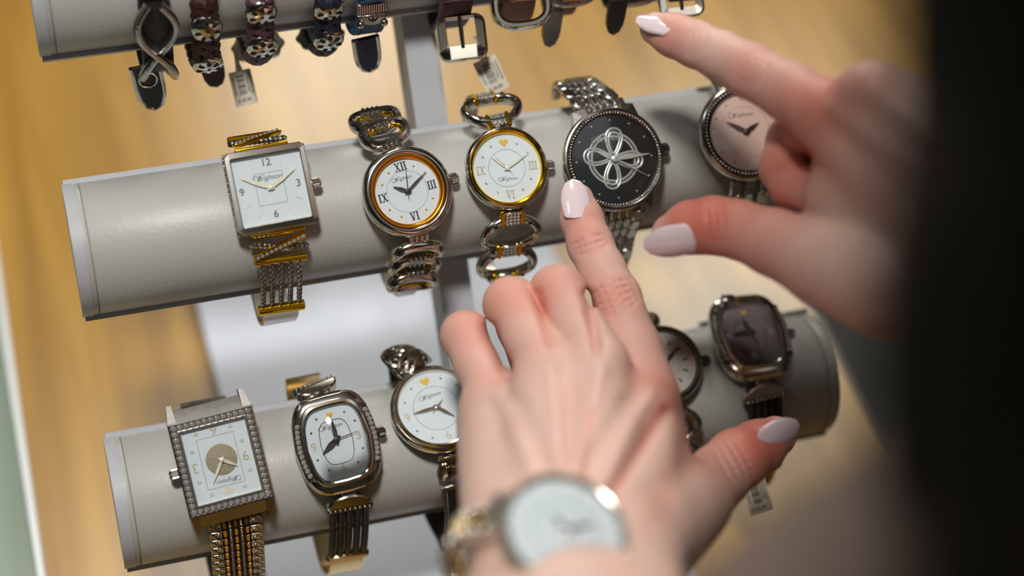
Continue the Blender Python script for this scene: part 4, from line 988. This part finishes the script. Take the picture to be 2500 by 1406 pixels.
# ------------------------------------------------------------------ the person (two hands, arms, sweater, hair)
def to_cam(j):        # (px, py, depth) -> camera-space mm
    return np.array([(j[0]-1250.0)/FPX*j[2], (j[1]-703.0)/FPX*j[2], j[2]], np.float32)
def rcone(P, a, b, ra, rb):
    ba = b-a; l2 = float(ba@ba) + 1e-9
    pa = P-a; h = np.clip((pa@ba)/l2, 0, 1)
    d = pa - h[:, None]*ba
    return np.sqrt((d*d).sum(1)) - (ra + (rb-ra)*h)
def smin(a, b, k):
    h = np.maximum(k-np.abs(a-b), 0)/k
    return np.minimum(a, b) - h*h*k*0.25
def seg_dist(P, a, b):
    return rcone(P, a, b, 0, 0)
def surface(sdf, lo, hi, res, blk=12):
    """naive surface nets of sdf on a sparse grid"""
    lo = np.array(lo, float); n = np.ceil((np.array(hi)-lo)/res/blk).astype(int)*blk + 1
    G = np.full(n, 1e3, np.float32)
    nb = (n-1)//blk
    bi = np.stack(np.meshgrid(*[np.arange(k) for k in nb], indexing='ij'), -1).reshape(-1, 3)
    cen = (lo + (bi+0.5)*blk*res).astype(np.float32)
    dc = sdf(cen); act = np.abs(dc) < blk*res*0.95 + 3
    for b0, d0 in zip(bi[~act], dc[~act]):
        s = b0*blk; G[s[0]:s[0]+blk+1, s[1]:s[1]+blk+1, s[2]:s[2]+blk+1] = d0
    loc = np.stack(np.meshgrid(*[np.arange(blk+1)]*3, indexing='ij'), -1).reshape(-1, 3)
    A = bi[act]; ch = 8
    for i in range(0, len(A), ch):
        B = A[i:i+ch]; idx = (B[:, None, :]*blk + loc[None]).reshape(-1, 3)
        G[idx[:, 0], idx[:, 1], idx[:, 2]] = sdf((lo + idx*res).astype(np.float32))
    ins = G < 0
    c = np.zeros(np.array(G.shape)-1, np.int8)
    for dx in (0, 1):
        for dy in (0, 1):
            for dz in (0, 1):
                c += ins[dx:ins.shape[0]-1+dx, dy:ins.shape[1]-1+dy, dz:ins.shape[2]-1+dz]
    cells = np.argwhere((c > 0) & (c < 8)); vid = np.full(c.shape, -1, np.int64); vid[tuple(cells.T)] = np.arange(len(cells))
    acc = np.zeros((len(cells), 3)); cnt = np.zeros(len(cells))
    corners = [(x, y, z) for x in (0, 1) for y in (0, 1) for z in (0, 1)]
    for a in corners:
        for ax in range(3):
            if a[ax]: continue
            b = list(a); b[ax] = 1
            ia = cells + np.array(a); ib = cells + np.array(b)
            ga = G[tuple(ia.T)]; gb = G[tuple(ib.T)]; m = (ga < 0) != (gb < 0)
            t = np.zeros(len(cells)); t[m] = ga[m]/(ga[m]-gb[m])
            p = np.array(a, float)[None] + t[:, None]*(np.array(b)-np.array(a))[None]
            acc[m] += p[m]; cnt[m] += 1
    V = lo + (cells + acc/cnt[:, None])*res
    F = []
    for ax in range(3):
        o1, o2 = [(1, 2), (2, 0), (0, 1)][ax]
        sl0 = [slice(None)]*3; sl1 = [slice(None)]*3; sl0[ax] = slice(0, -1); sl1[ax] = slice(1, None)
        e = ins[tuple(sl0)] != ins[tuple(sl1)]
        E = np.argwhere(e); ok = (E[:, o1] > 0) & (E[:, o2] > 0) & (E[:, o1] < c.shape[o1]) & (E[:, o2] < c.shape[o2]) ; E = E[ok]
        def cell(d1, d2):
            q = E.copy(); q[:, o1] -= d1; q[:, o2] -= d2; return vid[tuple(q.T)]
        Q = np.stack([cell(1, 1), cell(0, 1), cell(0, 0), cell(1, 0)], 1)
        fl = ins[tuple(E.T)]
        Q[~fl] = Q[~fl][:, ::-1]
        F.append(Q)
    F = np.vstack(F); F = F[(F >= 0).all(1)]
    # two rounds of light smoothing take the grid away
    for _ in range(2):
        A = np.zeros_like(V); k = np.zeros(len(V))
        for i in range(4):
            for j in (1, 3):
                np.add.at(A, F[:, i], V[F[:, (i+j) % 4]]); np.add.at(k, F[:, i], 1)
        V = V*0.6 + 0.4*A/np.maximum(k, 1)[:, None]
    return V, F

def line2(u, a, b):
    a = np.array(a, float); b = np.array(b, float); d = b-a
    t = np.clip(((u-a)@d)/(d@d), 0, 1); q = u - a - t[:, None]*d
    return np.sqrt((q*q).sum(1))
class Hand:
    def __init__(self): self.palm = []; self.fingers = []; self.bumps = []; self.red = []; self.b2 = []; self.red2 = []; self.kp = 8; self.kf = 4.5
    def P(self, a, b, ra, rb): self.palm.append((to_cam(a), to_cam(b), ra, rb))
    def F(self, chain): self.fingers.append([(to_cam(j[:3]), j[3]) for j in chain])
    def bump(self, a, b, amp, sig): self.bumps.append((to_cam(a), to_cam(b), amp, sig))
    def sdf(self, P):
        p = None
        for a, b, ra, rb in self.palm:
            d = rcone(P, a, b, ra, rb); p = d if p is None else smin(p, d, self.kp)
        h = p
        for ch in self.fingers:
            f = None
            for (a, ra), (b, rb) in zip(ch[:-1], ch[1:]):
                d = rcone(P, a, b, ra, rb); f = d if f is None else smin(f, d, 2.5)
            h = smin(h, smin(p, f, self.kf), 1.0)
        lo, hi = P.min(0), P.max(0)
        for a, b, amp, sig in self.bumps:
            m = 2.6*sig
            if (np.minimum(a, b)-m > hi).any() or (np.maximum(a, b)+m < lo).any(): continue
            q = seg_dist(P, a, b); h = h - amp*np.exp(-(q/sig)**2)
        if self.b2 and len(P) < 60000:
            u = P[:, :2]/P[:, 2:3]*FPX + np.array([1250.0, 703.0])
            ulo, uhi = u.min(0), u.max(0)
            for a, b, amp, sig in self.b2:
                m = 18*sig
                if min(a[0], b[0])-m > uhi[0] or max(a[0], b[0])+m < ulo[0] or min(a[1], b[1])-m > uhi[1] or max(a[1], b[1])+m < ulo[1]: continue
                h = h - amp*np.exp(-(line2(u, a, b)/(7.2*sig))**2).astype(np.float32)
        return h
    def mesh(self, res):
        pts = np.array([x for a, b, *_ in self.palm for x in (a, b)] + [j[0] for c in self.fingers for j in c])
        return surface(self.sdf, pts.min(0)-42, pts.max(0)+42, res)

LH = Hand()
# back of the left hand: wrist -> knuckles
wr = [(1290, 1350, 592), (1365, 1350, 583), (1450, 1355, 583), (1530, 1365, 592)]
kn = {'i': (1580, 950, 664), 'm': (1462, 885, 656), 'r': (1333, 893, 659), 'p': (1205, 955, 672)}
for q, w_, r0, r1 in (('i', 3, 17, 11.0), ('m', 2, 17, 11.0), ('r', 1, 16.5, 10.4), ('p', 0, 15.5, 9.8)):
    k_ = kn[q]; LH.P(wr[w_], (k_[0]-8, k_[1]+30, k_[2]-4), r0, r1)
LH.P((1330, 1330, 600), (1290, 1000, 680), 14, 9)          # palm side
LH.P((1480, 1330, 606), (1480, 960, 684), 15, 10)
LH.P((1240, 1300, 606), (1195, 1040, 676), 14, 11)         # little finger side
LH.P((1570, 1310, 610), (1655, 1245, 640), 17, 15)         # thumb ball
LH.P((1600, 1240, 636), (1600, 1020, 668), 15, 9)          # web to the index
LH.P((1300, 1350, 592), (1270, 1640, 535), 17.5, 21)       # forearm
LH.P((1500, 1360, 592), (1540, 1640, 535), 18, 22)
LH.P((1400, 1355, 592), (1410, 1900, 480), 19, 30)
LH.F([(1580, 950, 664, 10.5), (1545, 850, 674, 10.0), (1500, 727, 690, 9.6), (1470, 660, 696, 8.5), (1441, 597, 703, 8.4), (1420, 535, 709, 7.9), (1409, 488, 713, 6.4)])
LH.F([(1462, 885, 656, 10.8), (1415, 805, 670, 9.9), (1362, 716, 684, 10.2), (1378, 775, 706, 8.6), (1400, 850, 706, 8.0), (1420, 900, 700, 7.4)])
LH.F([(1333, 893, 659, 10.4), (1290, 820, 673, 9.6), (1248, 744, 686, 10.0), (1262, 800, 708, 8.4), (1290, 870, 707, 7.8), (1310, 915, 700, 7.2)])
LH.F([(1205, 955, 672, 9.6), (1170, 890, 681, 8.9), (1137, 820, 691, 9.0), (1150, 870, 710, 7.4), (1180, 930, 709, 7.0), (1200, 970, 702, 6.6)])
LH.F([(1590, 1300, 618, 17), (1690, 1225, 648, 13.5), (1752, 1165, 668, 11.2), (1800, 1122, 678, 11.0), (1850, 1092, 686, 9.8), (1893, 1066, 691, 7.6)])
# tendons, valleys between them, knuckles
LH.b2 = [((1592, 955), (1452, 1205), 1.3, 2.6), ((1468, 895), (1405, 1185), 1.1, 2.6), ((1342, 900), (1370, 1175), 1.0, 2.8), ((1215, 965), (1310, 1180), 0.7, 3.0),
         ((1622, 1010), (1490, 1215), -1.4, 2.4), ((1520, 985), (1440, 1150), -1.1, 3.2), ((1443, 1010), (1421, 1205), -0.7, 1.8), ((1400, 960), (1388, 1130), -0.9, 3.0), ((1275, 985), (1330, 1140), -0.9, 3.2),
         ((1604, 952), (1612, 966), 1.5, 5.0), ((1462, 882), (1468, 890), 1.0, 5.5), ((1335, 890), (1338, 898), 1.0, 5.5), ((1208, 950), (1210, 956), 0.9, 5.0),
         ((1458, 852), (1432, 720), -2.6, 1.9), ((1340, 836), (1312, 715), -1.3, 1.9), ((1230, 893), (1196, 800), -1.8, 2.1),
         ((1560, 1215), (1680, 1150), -0.8, 5.0), ((1650, 1060), (1560, 1230), 0.6, 5.0)]
def ring_crease(H, j, d, normal, r, amp, sig, offs, arc=1.25):
    """wrinkles across the back of a joint: j joint (camera mm), d finger direction, normal toward the back of the finger"""
    d = unit(d); normal = unit(normal - d*np.dot(normal, d)); s = np.cross(d, normal)
    for o, bow in offs:
        last = None
        for k in range(-4, 5):
            a = arc*k/4
            p = j + d*(o + bow*(1-(k/4)**2)) + r*(math.cos(a)*normal + math.sin(a)*s)
            if last is not None: H.bumps.append((last.astype(np.float32), p.astype(np.float32), amp, sig))
            last = p
def px_wrinkles(H, c, d, half, offs, amp, sig):
    d = np.array(d, float)/math.hypot(*d); n_ = np.array([-d[1], d[0]]); c = np.array(c, float)
    for o, bow in offs:
        pts = [c + d*(o + bow*(1-(k/3)**2)) + n_*half*k/3 for k in range(-3, 4)]
        for a, b in zip(pts[:-1], pts[1:]): H.b2.append((tuple(a), tuple(b), amp, sig))
toward = np.array([0, 0, -1.0])
jI = [to_cam(j) for j in ((1580, 950, 664), (1500, 727, 690), (1441, 597, 703), (1409, 488, 713))]
px_wrinkles(LH, (1500, 727), (-57, -130), 52, ((-26, -12), (-14, -8), (-2, 0), (11, 7), (24, 12)), -0.55, 0.62)
px_wrinkles(LH, (1441, 597), (-40, -120), 42, ((-12, -6), (0, 0), (11, 6)), -0.42, 0.6)
tI = [to_cam(j) for j in ((1752, 1165, 668), (1800, 1122, 678), (1893, 1066, 691))]
px_wrinkles(LH, (1790, 1128), (90, -50), 55, ((-22, -5), (-8, 0), (8, 5), (22, 9)), -0.45, 0.65)
LH.red = [((1500, 727, 682), 8, .5), ((1441, 597, 696), 7, .55), ((1412, 520, 702), 9, .6), ((1605, 960, 652), 12, .75), ((1362, 690, 676), 12, .45), ((1245, 725, 676), 12, .5), ((1137, 800, 684), 12, .55),
          ((1820, 1100, 672), 14, .8), ((1870, 1070, 682), 12, .9), ((1530, 800, 676), 14, .3), ((1690, 1150, 650), 14, .5), ((1430, 1000, 640), 7, .25), ((1540, 1120, 625), 8, .3), ((1320, 860, 652), 10, .3), ((1200, 940, 662), 10, .35)]

LH.red2 = [((1618, 990), (1488, 1212), 2.4, 0.45), ((1443, 1005), (1421, 1205), 1.6, 0.35), ((1456, 856), (1428, 760), 2, .25), ((1340, 838), (1314, 715), 2, .25), ((1230, 893), (1196, 800), 2.2, .3), ((1395, 950), (1388, 1120), 2.4, .18), ((1660, 1120), (1600, 1260), 5, .25)]
RH = Hand()
wrR = [(2400, 400, 612), (2420, 490, 602), (2430, 590, 602), (2430, 690, 610)]
kR = {'i': (2015, 275, 640), 'm': (2125, 232, 622), 'r': (2230, 270, 622), 'p': (2330, 330, 628)}
RH.P((2440, 640, 600), kR['i'], 20, 11.5); RH.P((2440, 560, 594), kR['m'], 19, 10.5); RH.P((2460, 500, 596), kR['r'], 18, 10.5); RH.P((2480, 450, 600), kR['p'], 17, 10)
RH.P((2400, 700, 612), (2060, 480, 646), 20, 13)           # first dorsal web
RH.P((2380, 740, 610), (2100, 655, 632), 20, 15)           # thumb ball
RH.P((2250, 520, 640), (2080, 380, 655), 16, 13)           # palm side
RH.P((2440, 600, 602), (2900, 780, 560), 27, 34); RH.P((2440, 680, 606), (2900, 860, 566), 23, 32)
RH.F([(2015, 275, 640, 11.0), (1930, 225, 655, 10.4), (1832, 172, 671, 9.7), (1760, 135, 680, 8.5), (1700, 108, 687, 8.4), (1645, 86, 692, 7.9), (1602, 70, 695, 6.2)])
RH.F([(2125, 232, 622, 10.5), (2040, 290, 652, 10), (1938, 345, 676, 9.6), (1912, 410, 672, 8.4), (1935, 452, 664, 8.0), (1985, 475, 656, 7.4)])
RH.F([(2230, 270, 622, 10.2), (2140, 330, 660, 9.6), (2035, 390, 684, 9.2), (2010, 455, 678, 8.2), (2060, 490, 664, 7.6)])
RH.F([(2330, 330, 628, 9.4), (2260, 390, 660, 8.8), (2170, 440, 680, 8.4), (2150, 490, 672, 7.4), (2200, 520, 660, 7)])
RH.F([(2160, 700, 622, 17.5), (2010, 640, 640, 14.5), (1890, 592, 656, 11.6), (1800, 560, 667, 10.2), (1742, 550, 672, 10.2), (1685, 556, 676, 9.4), (1640, 572, 679, 7.4)])
jR = [to_cam(j) for j in ((2015, 275, 640), (1832, 172, 671), (1700, 108, 687), (1602, 70, 695))]
upn = np.array([0.25, -0.75, -0.55])
px_wrinkles(RH, (1832, 160), (-130, -62), 52, ((-26, -10), (-14, -6), (-2, 0), (11, 6), (24, 10)), -0.5, 0.65)
px_wrinkles(RH, (1702, 100), (-100, -40), 40, ((-11, -5), (0, 0), (10, 5)), -0.4, 0.6)
px_wrinkles(RH, (1745, 548), (-90, 10), 55, ((-18, -5), (-4, 0), (10, 5)), -0.4, 0.65)
for a, b, amp, sig in (((2030, 262, 622), (2330, 480, 586), 1.2, 3.5), ((2130, 222, 608), (2360, 430, 586), 1.1, 3.5), ((2090, 330, 622), (2300, 520, 590), -1.3, 5), ((2125, 205, 612), (2130, 210, 612), 1.4, 6), ((2015, 262, 628), (2018, 266, 628), 1.2, 6)):
    RH.bump(a, b, amp, sig)
RH.red = [((1832, 160, 664), 9, .6), ((1650, 90, 688), 10, .7), ((2015, 255, 630), 14, .6), ((1950, 260, 650), 14, .55), ((1680, 530, 670), 12, .9), ((1740, 540, 664), 12, .6), ((1920, 420, 664), 16, .9), ((1890, 600, 648), 14, .5), ((2060, 300, 636), 14, .45), ((2125, 215, 614), 10, .4)]

class Blob:                                                   # coarse body, clothes and hair
    def __init__(self, k): self.c = []; self.k = k; self.warp = None
    def add(self, a, b, ra, rb): self.c.append((np.array(a, np.float32), np.array(b, np.float32), ra, rb))
    def sdf(self, P):
        h = None
        for a, b, ra, rb in self.c:
            d = rcone(P, a, b, ra, rb); h = d if h is None else smin(h, d, self.k)
        return h + self.warp(P) if self.warp else h
    def mesh(self, res, m=20):
        lo = np.min([np.minimum(a-ra, b-rb) for a, b, ra, rb in self.c], 0)-m; hi = np.max([np.maximum(a+ra, b+rb) for a, b, ra, rb in self.c], 0)+m
        return surface(self.sdf, lo, hi, res)
DOWN = ROT @ np.array([0, 0, -1.0]); FRONT = ROT @ np.array([0, 1.0, 0]); RIGHT = ROT @ np.array([1.0, 0, 0])
L_wr = to_cam((1400, 1900, 480)); L_el = np.array([10, 245, 410.]); L_sh = np.array([150, 60, 330.])
R_wr = to_cam((2900, 820, 560)); R_el = np.array([300, 170, 520.]); R_sh = L_sh + RIGHT*300 - FRONT*20
head = np.array([92., -296., 112.]); neck = head*0.55 + (L_sh+R_sh)/2*0.45
body = Blob(25)
body.add(L_wr, L_el, 28, 38); body.add(L_el, L_sh, 38, 46); body.add(R_wr, R_el, 30, 38); body.add(R_el, R_sh, 38, 46)
body.add(L_sh, R_sh, 52, 52); body.add((L_sh+R_sh)/2 + DOWN*60, (L_sh+R_sh)/2 + DOWN*330, 105, 100)
body.add(neck + DOWN*30, head, 48, 50); body.add(head - DOWN*25 - FRONT*10, head + DOWN*25 + FRONT*18, 78, 62)
body.add(head + FRONT*82 + DOWN*12, head + FRONT*74 - DOWN*14, 9, 6)       # nose
swt = Blob(30)
swt.add(L_wr + (L_el-L_wr)*0.30, L_el, 42, 52); swt.add(L_el, L_sh, 54, 60); swt.add(R_wr + (R_el-R_wr)*.05, R_el, 44, 54); swt.add(R_el, R_sh, 54, 60)
swt.add(L_sh, R_sh, 66, 66); swt.add((L_sh+R_sh)/2 + DOWN*60, (L_sh+R_sh)/2 + DOWN*330, 122, 122)
swt.add(to_cam((1930, 1900, 420)), to_cam((2900, 1260, 350)), 46, 52)      # loose sleeve falling over the upper arm
axs = unit(to_cam((2900, 1260, 350)) - to_cam((1930, 1900, 420))); nrm = unit(np.cross(axs, [0, 0, 1.0]))
def folds(P):
    q = P @ nrm.astype(np.float32)
    return 8.0*np.sin(q/11 + 0.012*P[:, 0]) + 1.5*np.sin(P @ axs.astype(np.float32)/19.0 + q/12)
swt.warp = folds
hair = Blob(22)
hair.add((111, -62, 200), (130, 8, 278), 70, 70); hair.add((130, 8, 278), (155, 62, 360), 70, 66); hair.add((155, 62, 360), (180, 130, 440), 66, 58)
hair.add(head - DOWN*10, head + DOWN*15 - FRONT*20, 94, 90); hair.add(head - FRONT*35 + RIGHT*30, np.array([122, -72, 200.]), 86, 72)
def strands(P):
    a = P @ RIGHT.astype(np.float32); b = P @ FRONT.astype(np.float32); z = P @ DOWN.astype(np.float32)
    return 1.6*np.sin(a/3.1 + 2*np.sin(z/40) + b/9) + 1.6*np.sin(b/3.3 + 2*np.sin(z/47+1) - a/11)
hair.warp = strands

def skin_mat():
    m = bpy.data.materials.new('skin'); m.use_nodes = True; nt = m.node_tree; b = nt.nodes['Principled BSDF']
    tc = nt.nodes.new('ShaderNodeTexCoord')
    at_ = nt.nodes.new('ShaderNodeAttribute'); at_.attribute_name = 'redness'
    n = nt.nodes.new('ShaderNodeTexNoise'); n.inputs['Scale'].default_value = 85; n.inputs['Detail'].default_value = 4
    nt.links.new(tc.outputs['Object'], n.inputs['Vector'])
    mx0 = nt.nodes.new('ShaderNodeMix'); mx0.data_type = 'RGBA'; mx0.inputs['A'].default_value = lin((222, 190, 178)); mx0.inputs['B'].default_value = lin((214, 174, 160))
    nt.links.new(n.outputs['Fac'], mx0.inputs['Factor'])
    mx = nt.nodes.new('ShaderNodeMix'); mx.data_type = 'RGBA'; mx.inputs['B'].default_value = lin((204, 104, 84))
    nt.links.new(mx0.outputs['Result'], mx.inputs['A']); nt.links.new(at_.outputs['Fac'], mx.inputs['Factor'])
    nt.links.new(mx.outputs['Result'], b.inputs['Base Color'])
    b.inputs['Roughness'].default_value = 0.48; b.inputs['Specular IOR Level'].default_value = 0.4
    b.inputs['Subsurface Weight'].default_value = 0.18; b.inputs['Subsurface Radius'].default_value = (1.0, 0.35, 0.2); b.inputs['Subsurface Scale'].default_value = 0.003
    v = nt.nodes.new('ShaderNodeTexVoronoi'); v.inputs['Scale'].default_value = 1100
    n2 = nt.nodes.new('ShaderNodeTexNoise'); n2.inputs['Scale'].default_value = 320; n2.inputs['Detail'].default_value = 5
    ad = nt.nodes.new('ShaderNodeMath'); ad.operation = 'ADD'
    nt.links.new(tc.outputs['Object'], v.inputs['Vector']); nt.links.new(tc.outputs['Object'], n2.inputs['Vector'])
    nt.links.new(v.outputs['Distance'], ad.inputs[0]); nt.links.new(n2.outputs['Fac'], ad.inputs[1])
    bp = nt.nodes.new('ShaderNodeBump'); bp.inputs['Strength'].default_value = 0.22; bp.inputs['Distance'].default_value = 0.00035
    nt.links.new(ad.outputs[0], bp.inputs['Height']); nt.links.new(bp.outputs['Normal'], b.inputs['Normal'])
    return m
SKIN = skin_mat()
KNIT = mat('taupe_knit', (116, 98, 89), 0.9, bump=(160, 0.5, 0.003), vary=(14, (82, 66, 60)))
HAIRM = mat('near_black_hair', (13, 7, 6), 0.6, bump=(60, 0.4, 0.003), spec=0.05, vary=(25, (24, 14, 10)))
NAILM = mat('pale_pink_varnish', (232, 214, 220), 0.16, coat=1.0, vary=(60, (226, 206, 214)))

proot = np.array(cam2world((L_sh+R_sh)/2 + DOWN*330))
person = thing('person', 'person in taupe sweater with long dark hair, both hands among the watches', 'person', T(*proot))
def cam_mesh(name, V, F, m, parent, red=None):
    W = (cam2world(V) - proot)*0.001
    me = bpy.data.meshes.new(name); me.vertices.add(len(W)); me.vertices.foreach_set('co', W.astype(np.float32).ravel())
    me.loops.add(F.size); me.loops.foreach_set('vertex_index', F.astype(np.int32).ravel())
    me.polygons.add(len(F)); me.polygons.foreach_set('loop_start', np.arange(0, F.size, 4, dtype=np.int32))
    me.polygons.foreach_set('use_smooth', np.ones(len(F), bool)); me.update(calc_edges=True); me.validate()
    if red is not None:
        a = me.attributes.new('redness', 'FLOAT', 'POINT'); a.data.foreach_set('value', red.astype(np.float32))
    return link(name, me, m, parent)
parts = []
for H, res in ((LH, 0.68), (RH, 0.85)):
    V, F = H.mesh(res); red = np.zeros(len(V))
    for c, s, w in H.red:
        red += 0.75*w*np.exp(-((V-to_cam(c))**2).sum(1)/(s*1.25)**2)
    u2 = V[:, :2]/V[:, 2:3]*FPX + np.array([1250.0, 703.0])
    for a, b, s, w in H.red2: red += w*np.exp(-(line2(u2, a, b)/(7.2*s))**2)
    parts.append((V, F, np.clip(red, 0, 0.85)))
V, F = body.mesh(6.0); parts.append((V, F, np.full(len(V), 0.1)))
off = 0; VV = []; FF = []; RR = []
for V, F, r_ in parts:
    VV.append(V); FF.append(F+off); RR.append(r_); off += len(V)
body_o = cam_mesh('body', np.vstack(VV), np.vstack(FF), SKIN, person, np.concatenate(RR))
V, F = swt.mesh(4.5); cam_mesh('sweater', V, F, KNIT, person)['label'] = 'taupe knitted sweater'
V, F = hair.mesh(3.0); cam_mesh('hair', V, F, HAIRM, person)['label'] = 'long near-black hair'

def nail(base, tip, normal, w, arch=1.9, lift=0.0):
    """almond nail plate between two camera-space points"""
    b, t = to_cam(base), to_cam(tip); d = t-b; L = np.linalg.norm(d); d = d/L
    n_ = unit(normal - d*np.dot(normal, d)); s = np.cross(d, n_); rings = []
    NV, NU = 16, 12
    top, bot = [], []
    for i in range(NV+1):
        v = i/NV
        if v < 0.16: wv = math.sqrt(max(0.0, 1-((0.16-v)/0.17)**2))*0.92 + 0.0
        else:
            q = (v-0.16)/0.84; wv = (0.92 + 0.08*math.sin(min(q*2.4, math.pi/2)*1.0))*(1-max(0, q-0.25)**2.3*1.25) if q < 0.999 else 0.0
        wv = max(wv, 0.06)*w/2
        zc = 1.1*math.sin(math.pi*min(v, 1)*0.9) + lift*v
        for lst, dz in ((top, 0.0), (bot, -0.7)):
            row = []
            for j in range(NU+1):
                u = -1+2*j/NU
                row.append(b + d*(v*L) + s*(u*wv) + n_*(zc + dz - arch*(u*wv/(w/2))**2))
            lst.append(row)
    vs = [p for r in top for p in r] + [p for r in bot for p in r]; fs = []; k = NU+1; o = (NV+1)*k
    for i in range(NV):
        for j in range(NU):
            fs.append((i*k+j, i*k+j+1, (i+1)*k+j+1, (i+1)*k+j)); fs.append((o+(i+1)*k+j, o+(i+1)*k+j+1, o+i*k+j+1, o+i*k+j))
        for j in (0, NU): fs.append((i*k+j, (i+1)*k+j, o+(i+1)*k+j, o+i*k+j))
    for i in (0, NV):
        for j in range(NU): fs.append((i*k+j, i*k+j+1, o+i*k+j+1, o+i*k+j))
    mb = MB(); mb.add(cam2world(np.array(vs)) - proot, fs)
    return mb.build('nail', NAILM, body_o, smooth=60)
nail((1413, 530, 699.5), (1398, 438, 708), np.array([0.05, -0.25, -1]), 11.4, 2.2)
nail((1856, 1096, 673.5), (1951, 1040, 686), np.array([0.28, 0.36, -0.9]), 13.6, 2.4)
nail((1648, 60, 684.5), (1556, 42, 694), np.array([0.05, -0.65, -0.76]), 11.2, 2.1)
nail((1694, 584, 664.5), (1572, 603, 676), np.array([-0.08, 0.36, -0.93]), 12.4, 2.3)

# ------------------------------------------------------------------ the watch worn on the left wrist
nW = unit((0.25, -0.60, -0.76)); aW = unit(np.array([0.91, 0.41, 0]) - nW*np.dot(nW, [0.91, 0.41, 0])); yW = np.cross(nW, aW)
cW = to_cam((1380, 1296, 551))
to_w = lambda v: np.asarray(v) @ ROT
Fw = frame4(to_w(aW), to_w(yW), to_w(nW), cam2world(cW))
if np.linalg.det(Fw[:3, :3]) < 0: Fw[:3, 1] *= -1
Fw = Fw @ S(1.08, 1.08, 1.08)
w = thing('wristwatch', 'blurred silver watch with bead bracelet worn on the pointing wrist', 'watch', Fw)
MB().lathe([(0.01, -6.5), (15, -6.5), (17.2, -4.6), (18.2, -2.2), (18.0, 0.2), (17.2, 1.4), (16.4, 1.2), (15.6, 0.2), (15.5, -0.6), (0.01, -0.6)], 72).build('case', SILVER, w, smooth=60)
bead_row([(17.2*math.cos(a), 17.2*math.sin(a), 1.3) for a in np.linspace(0, 2*math.pi, 76, endpoint=False)], 0.62).build('bead_ring', SILVER, w)['kind'] = 'stuff'
dl = dial_disc(w, 15.6, DIALW); circle_line(9, 0.2).build('inner_ring', GREYINK, dl, T(0, 0, -0.3))
for d in range(0, 360, 30): bead(dl, T(*polar(12.6, d), -0.2), 0.5, SILVER, 'hour_marker')
hands(w, (-5, 3), (7, 6), SILVER, 1.0, 1.1, 1.0); glass_disc(w, 15.5, 1.0, 0.9)
HX, HZ = 26.8, 22.5
def wrist_M(t, off=0.0, y=0.0):
    p = np.array([(HX+off)*math.sin(t), y, -3.0-HZ + (HZ+off)*math.cos(t)])
    tx = unit((HX*math.cos(t), 0, -HZ*math.sin(t))); nn = unit((HZ*math.sin(t), 0, HX*math.cos(t)))
    return frame4(tx, np.array([0, 1.0, 0]), nn, p)
for sgn in (-1, 1):
    MB().loft([[(sgn*15.5, -6, 0), (sgn*15.5, 6, 0), (sgn*15.5, 6, -4), (sgn*15.5, -6, -4)], [(sgn*21.5, -4, -3.2), (sgn*21.5, 4, -3.2), (sgn*21.5, 4, -6), (sgn*21.5, -4, -6)]]).build('lug', SILVER, w, smooth=30)
    for i in range(15):
        M_ = wrist_M(sgn*(0.80 + 0.16*i), 0.6)
        link('bar_link', shared('wrist_bar', lambda: MB().bbox((0, 0, 0), (3.4, 5.2, 2.2), 0.6), PALEGOLD), None, w, M_)
        for y_ in (-3.9, 3.9): bead(w, M_ @ T(0, y_, 0.2), 1.6, SILVER)
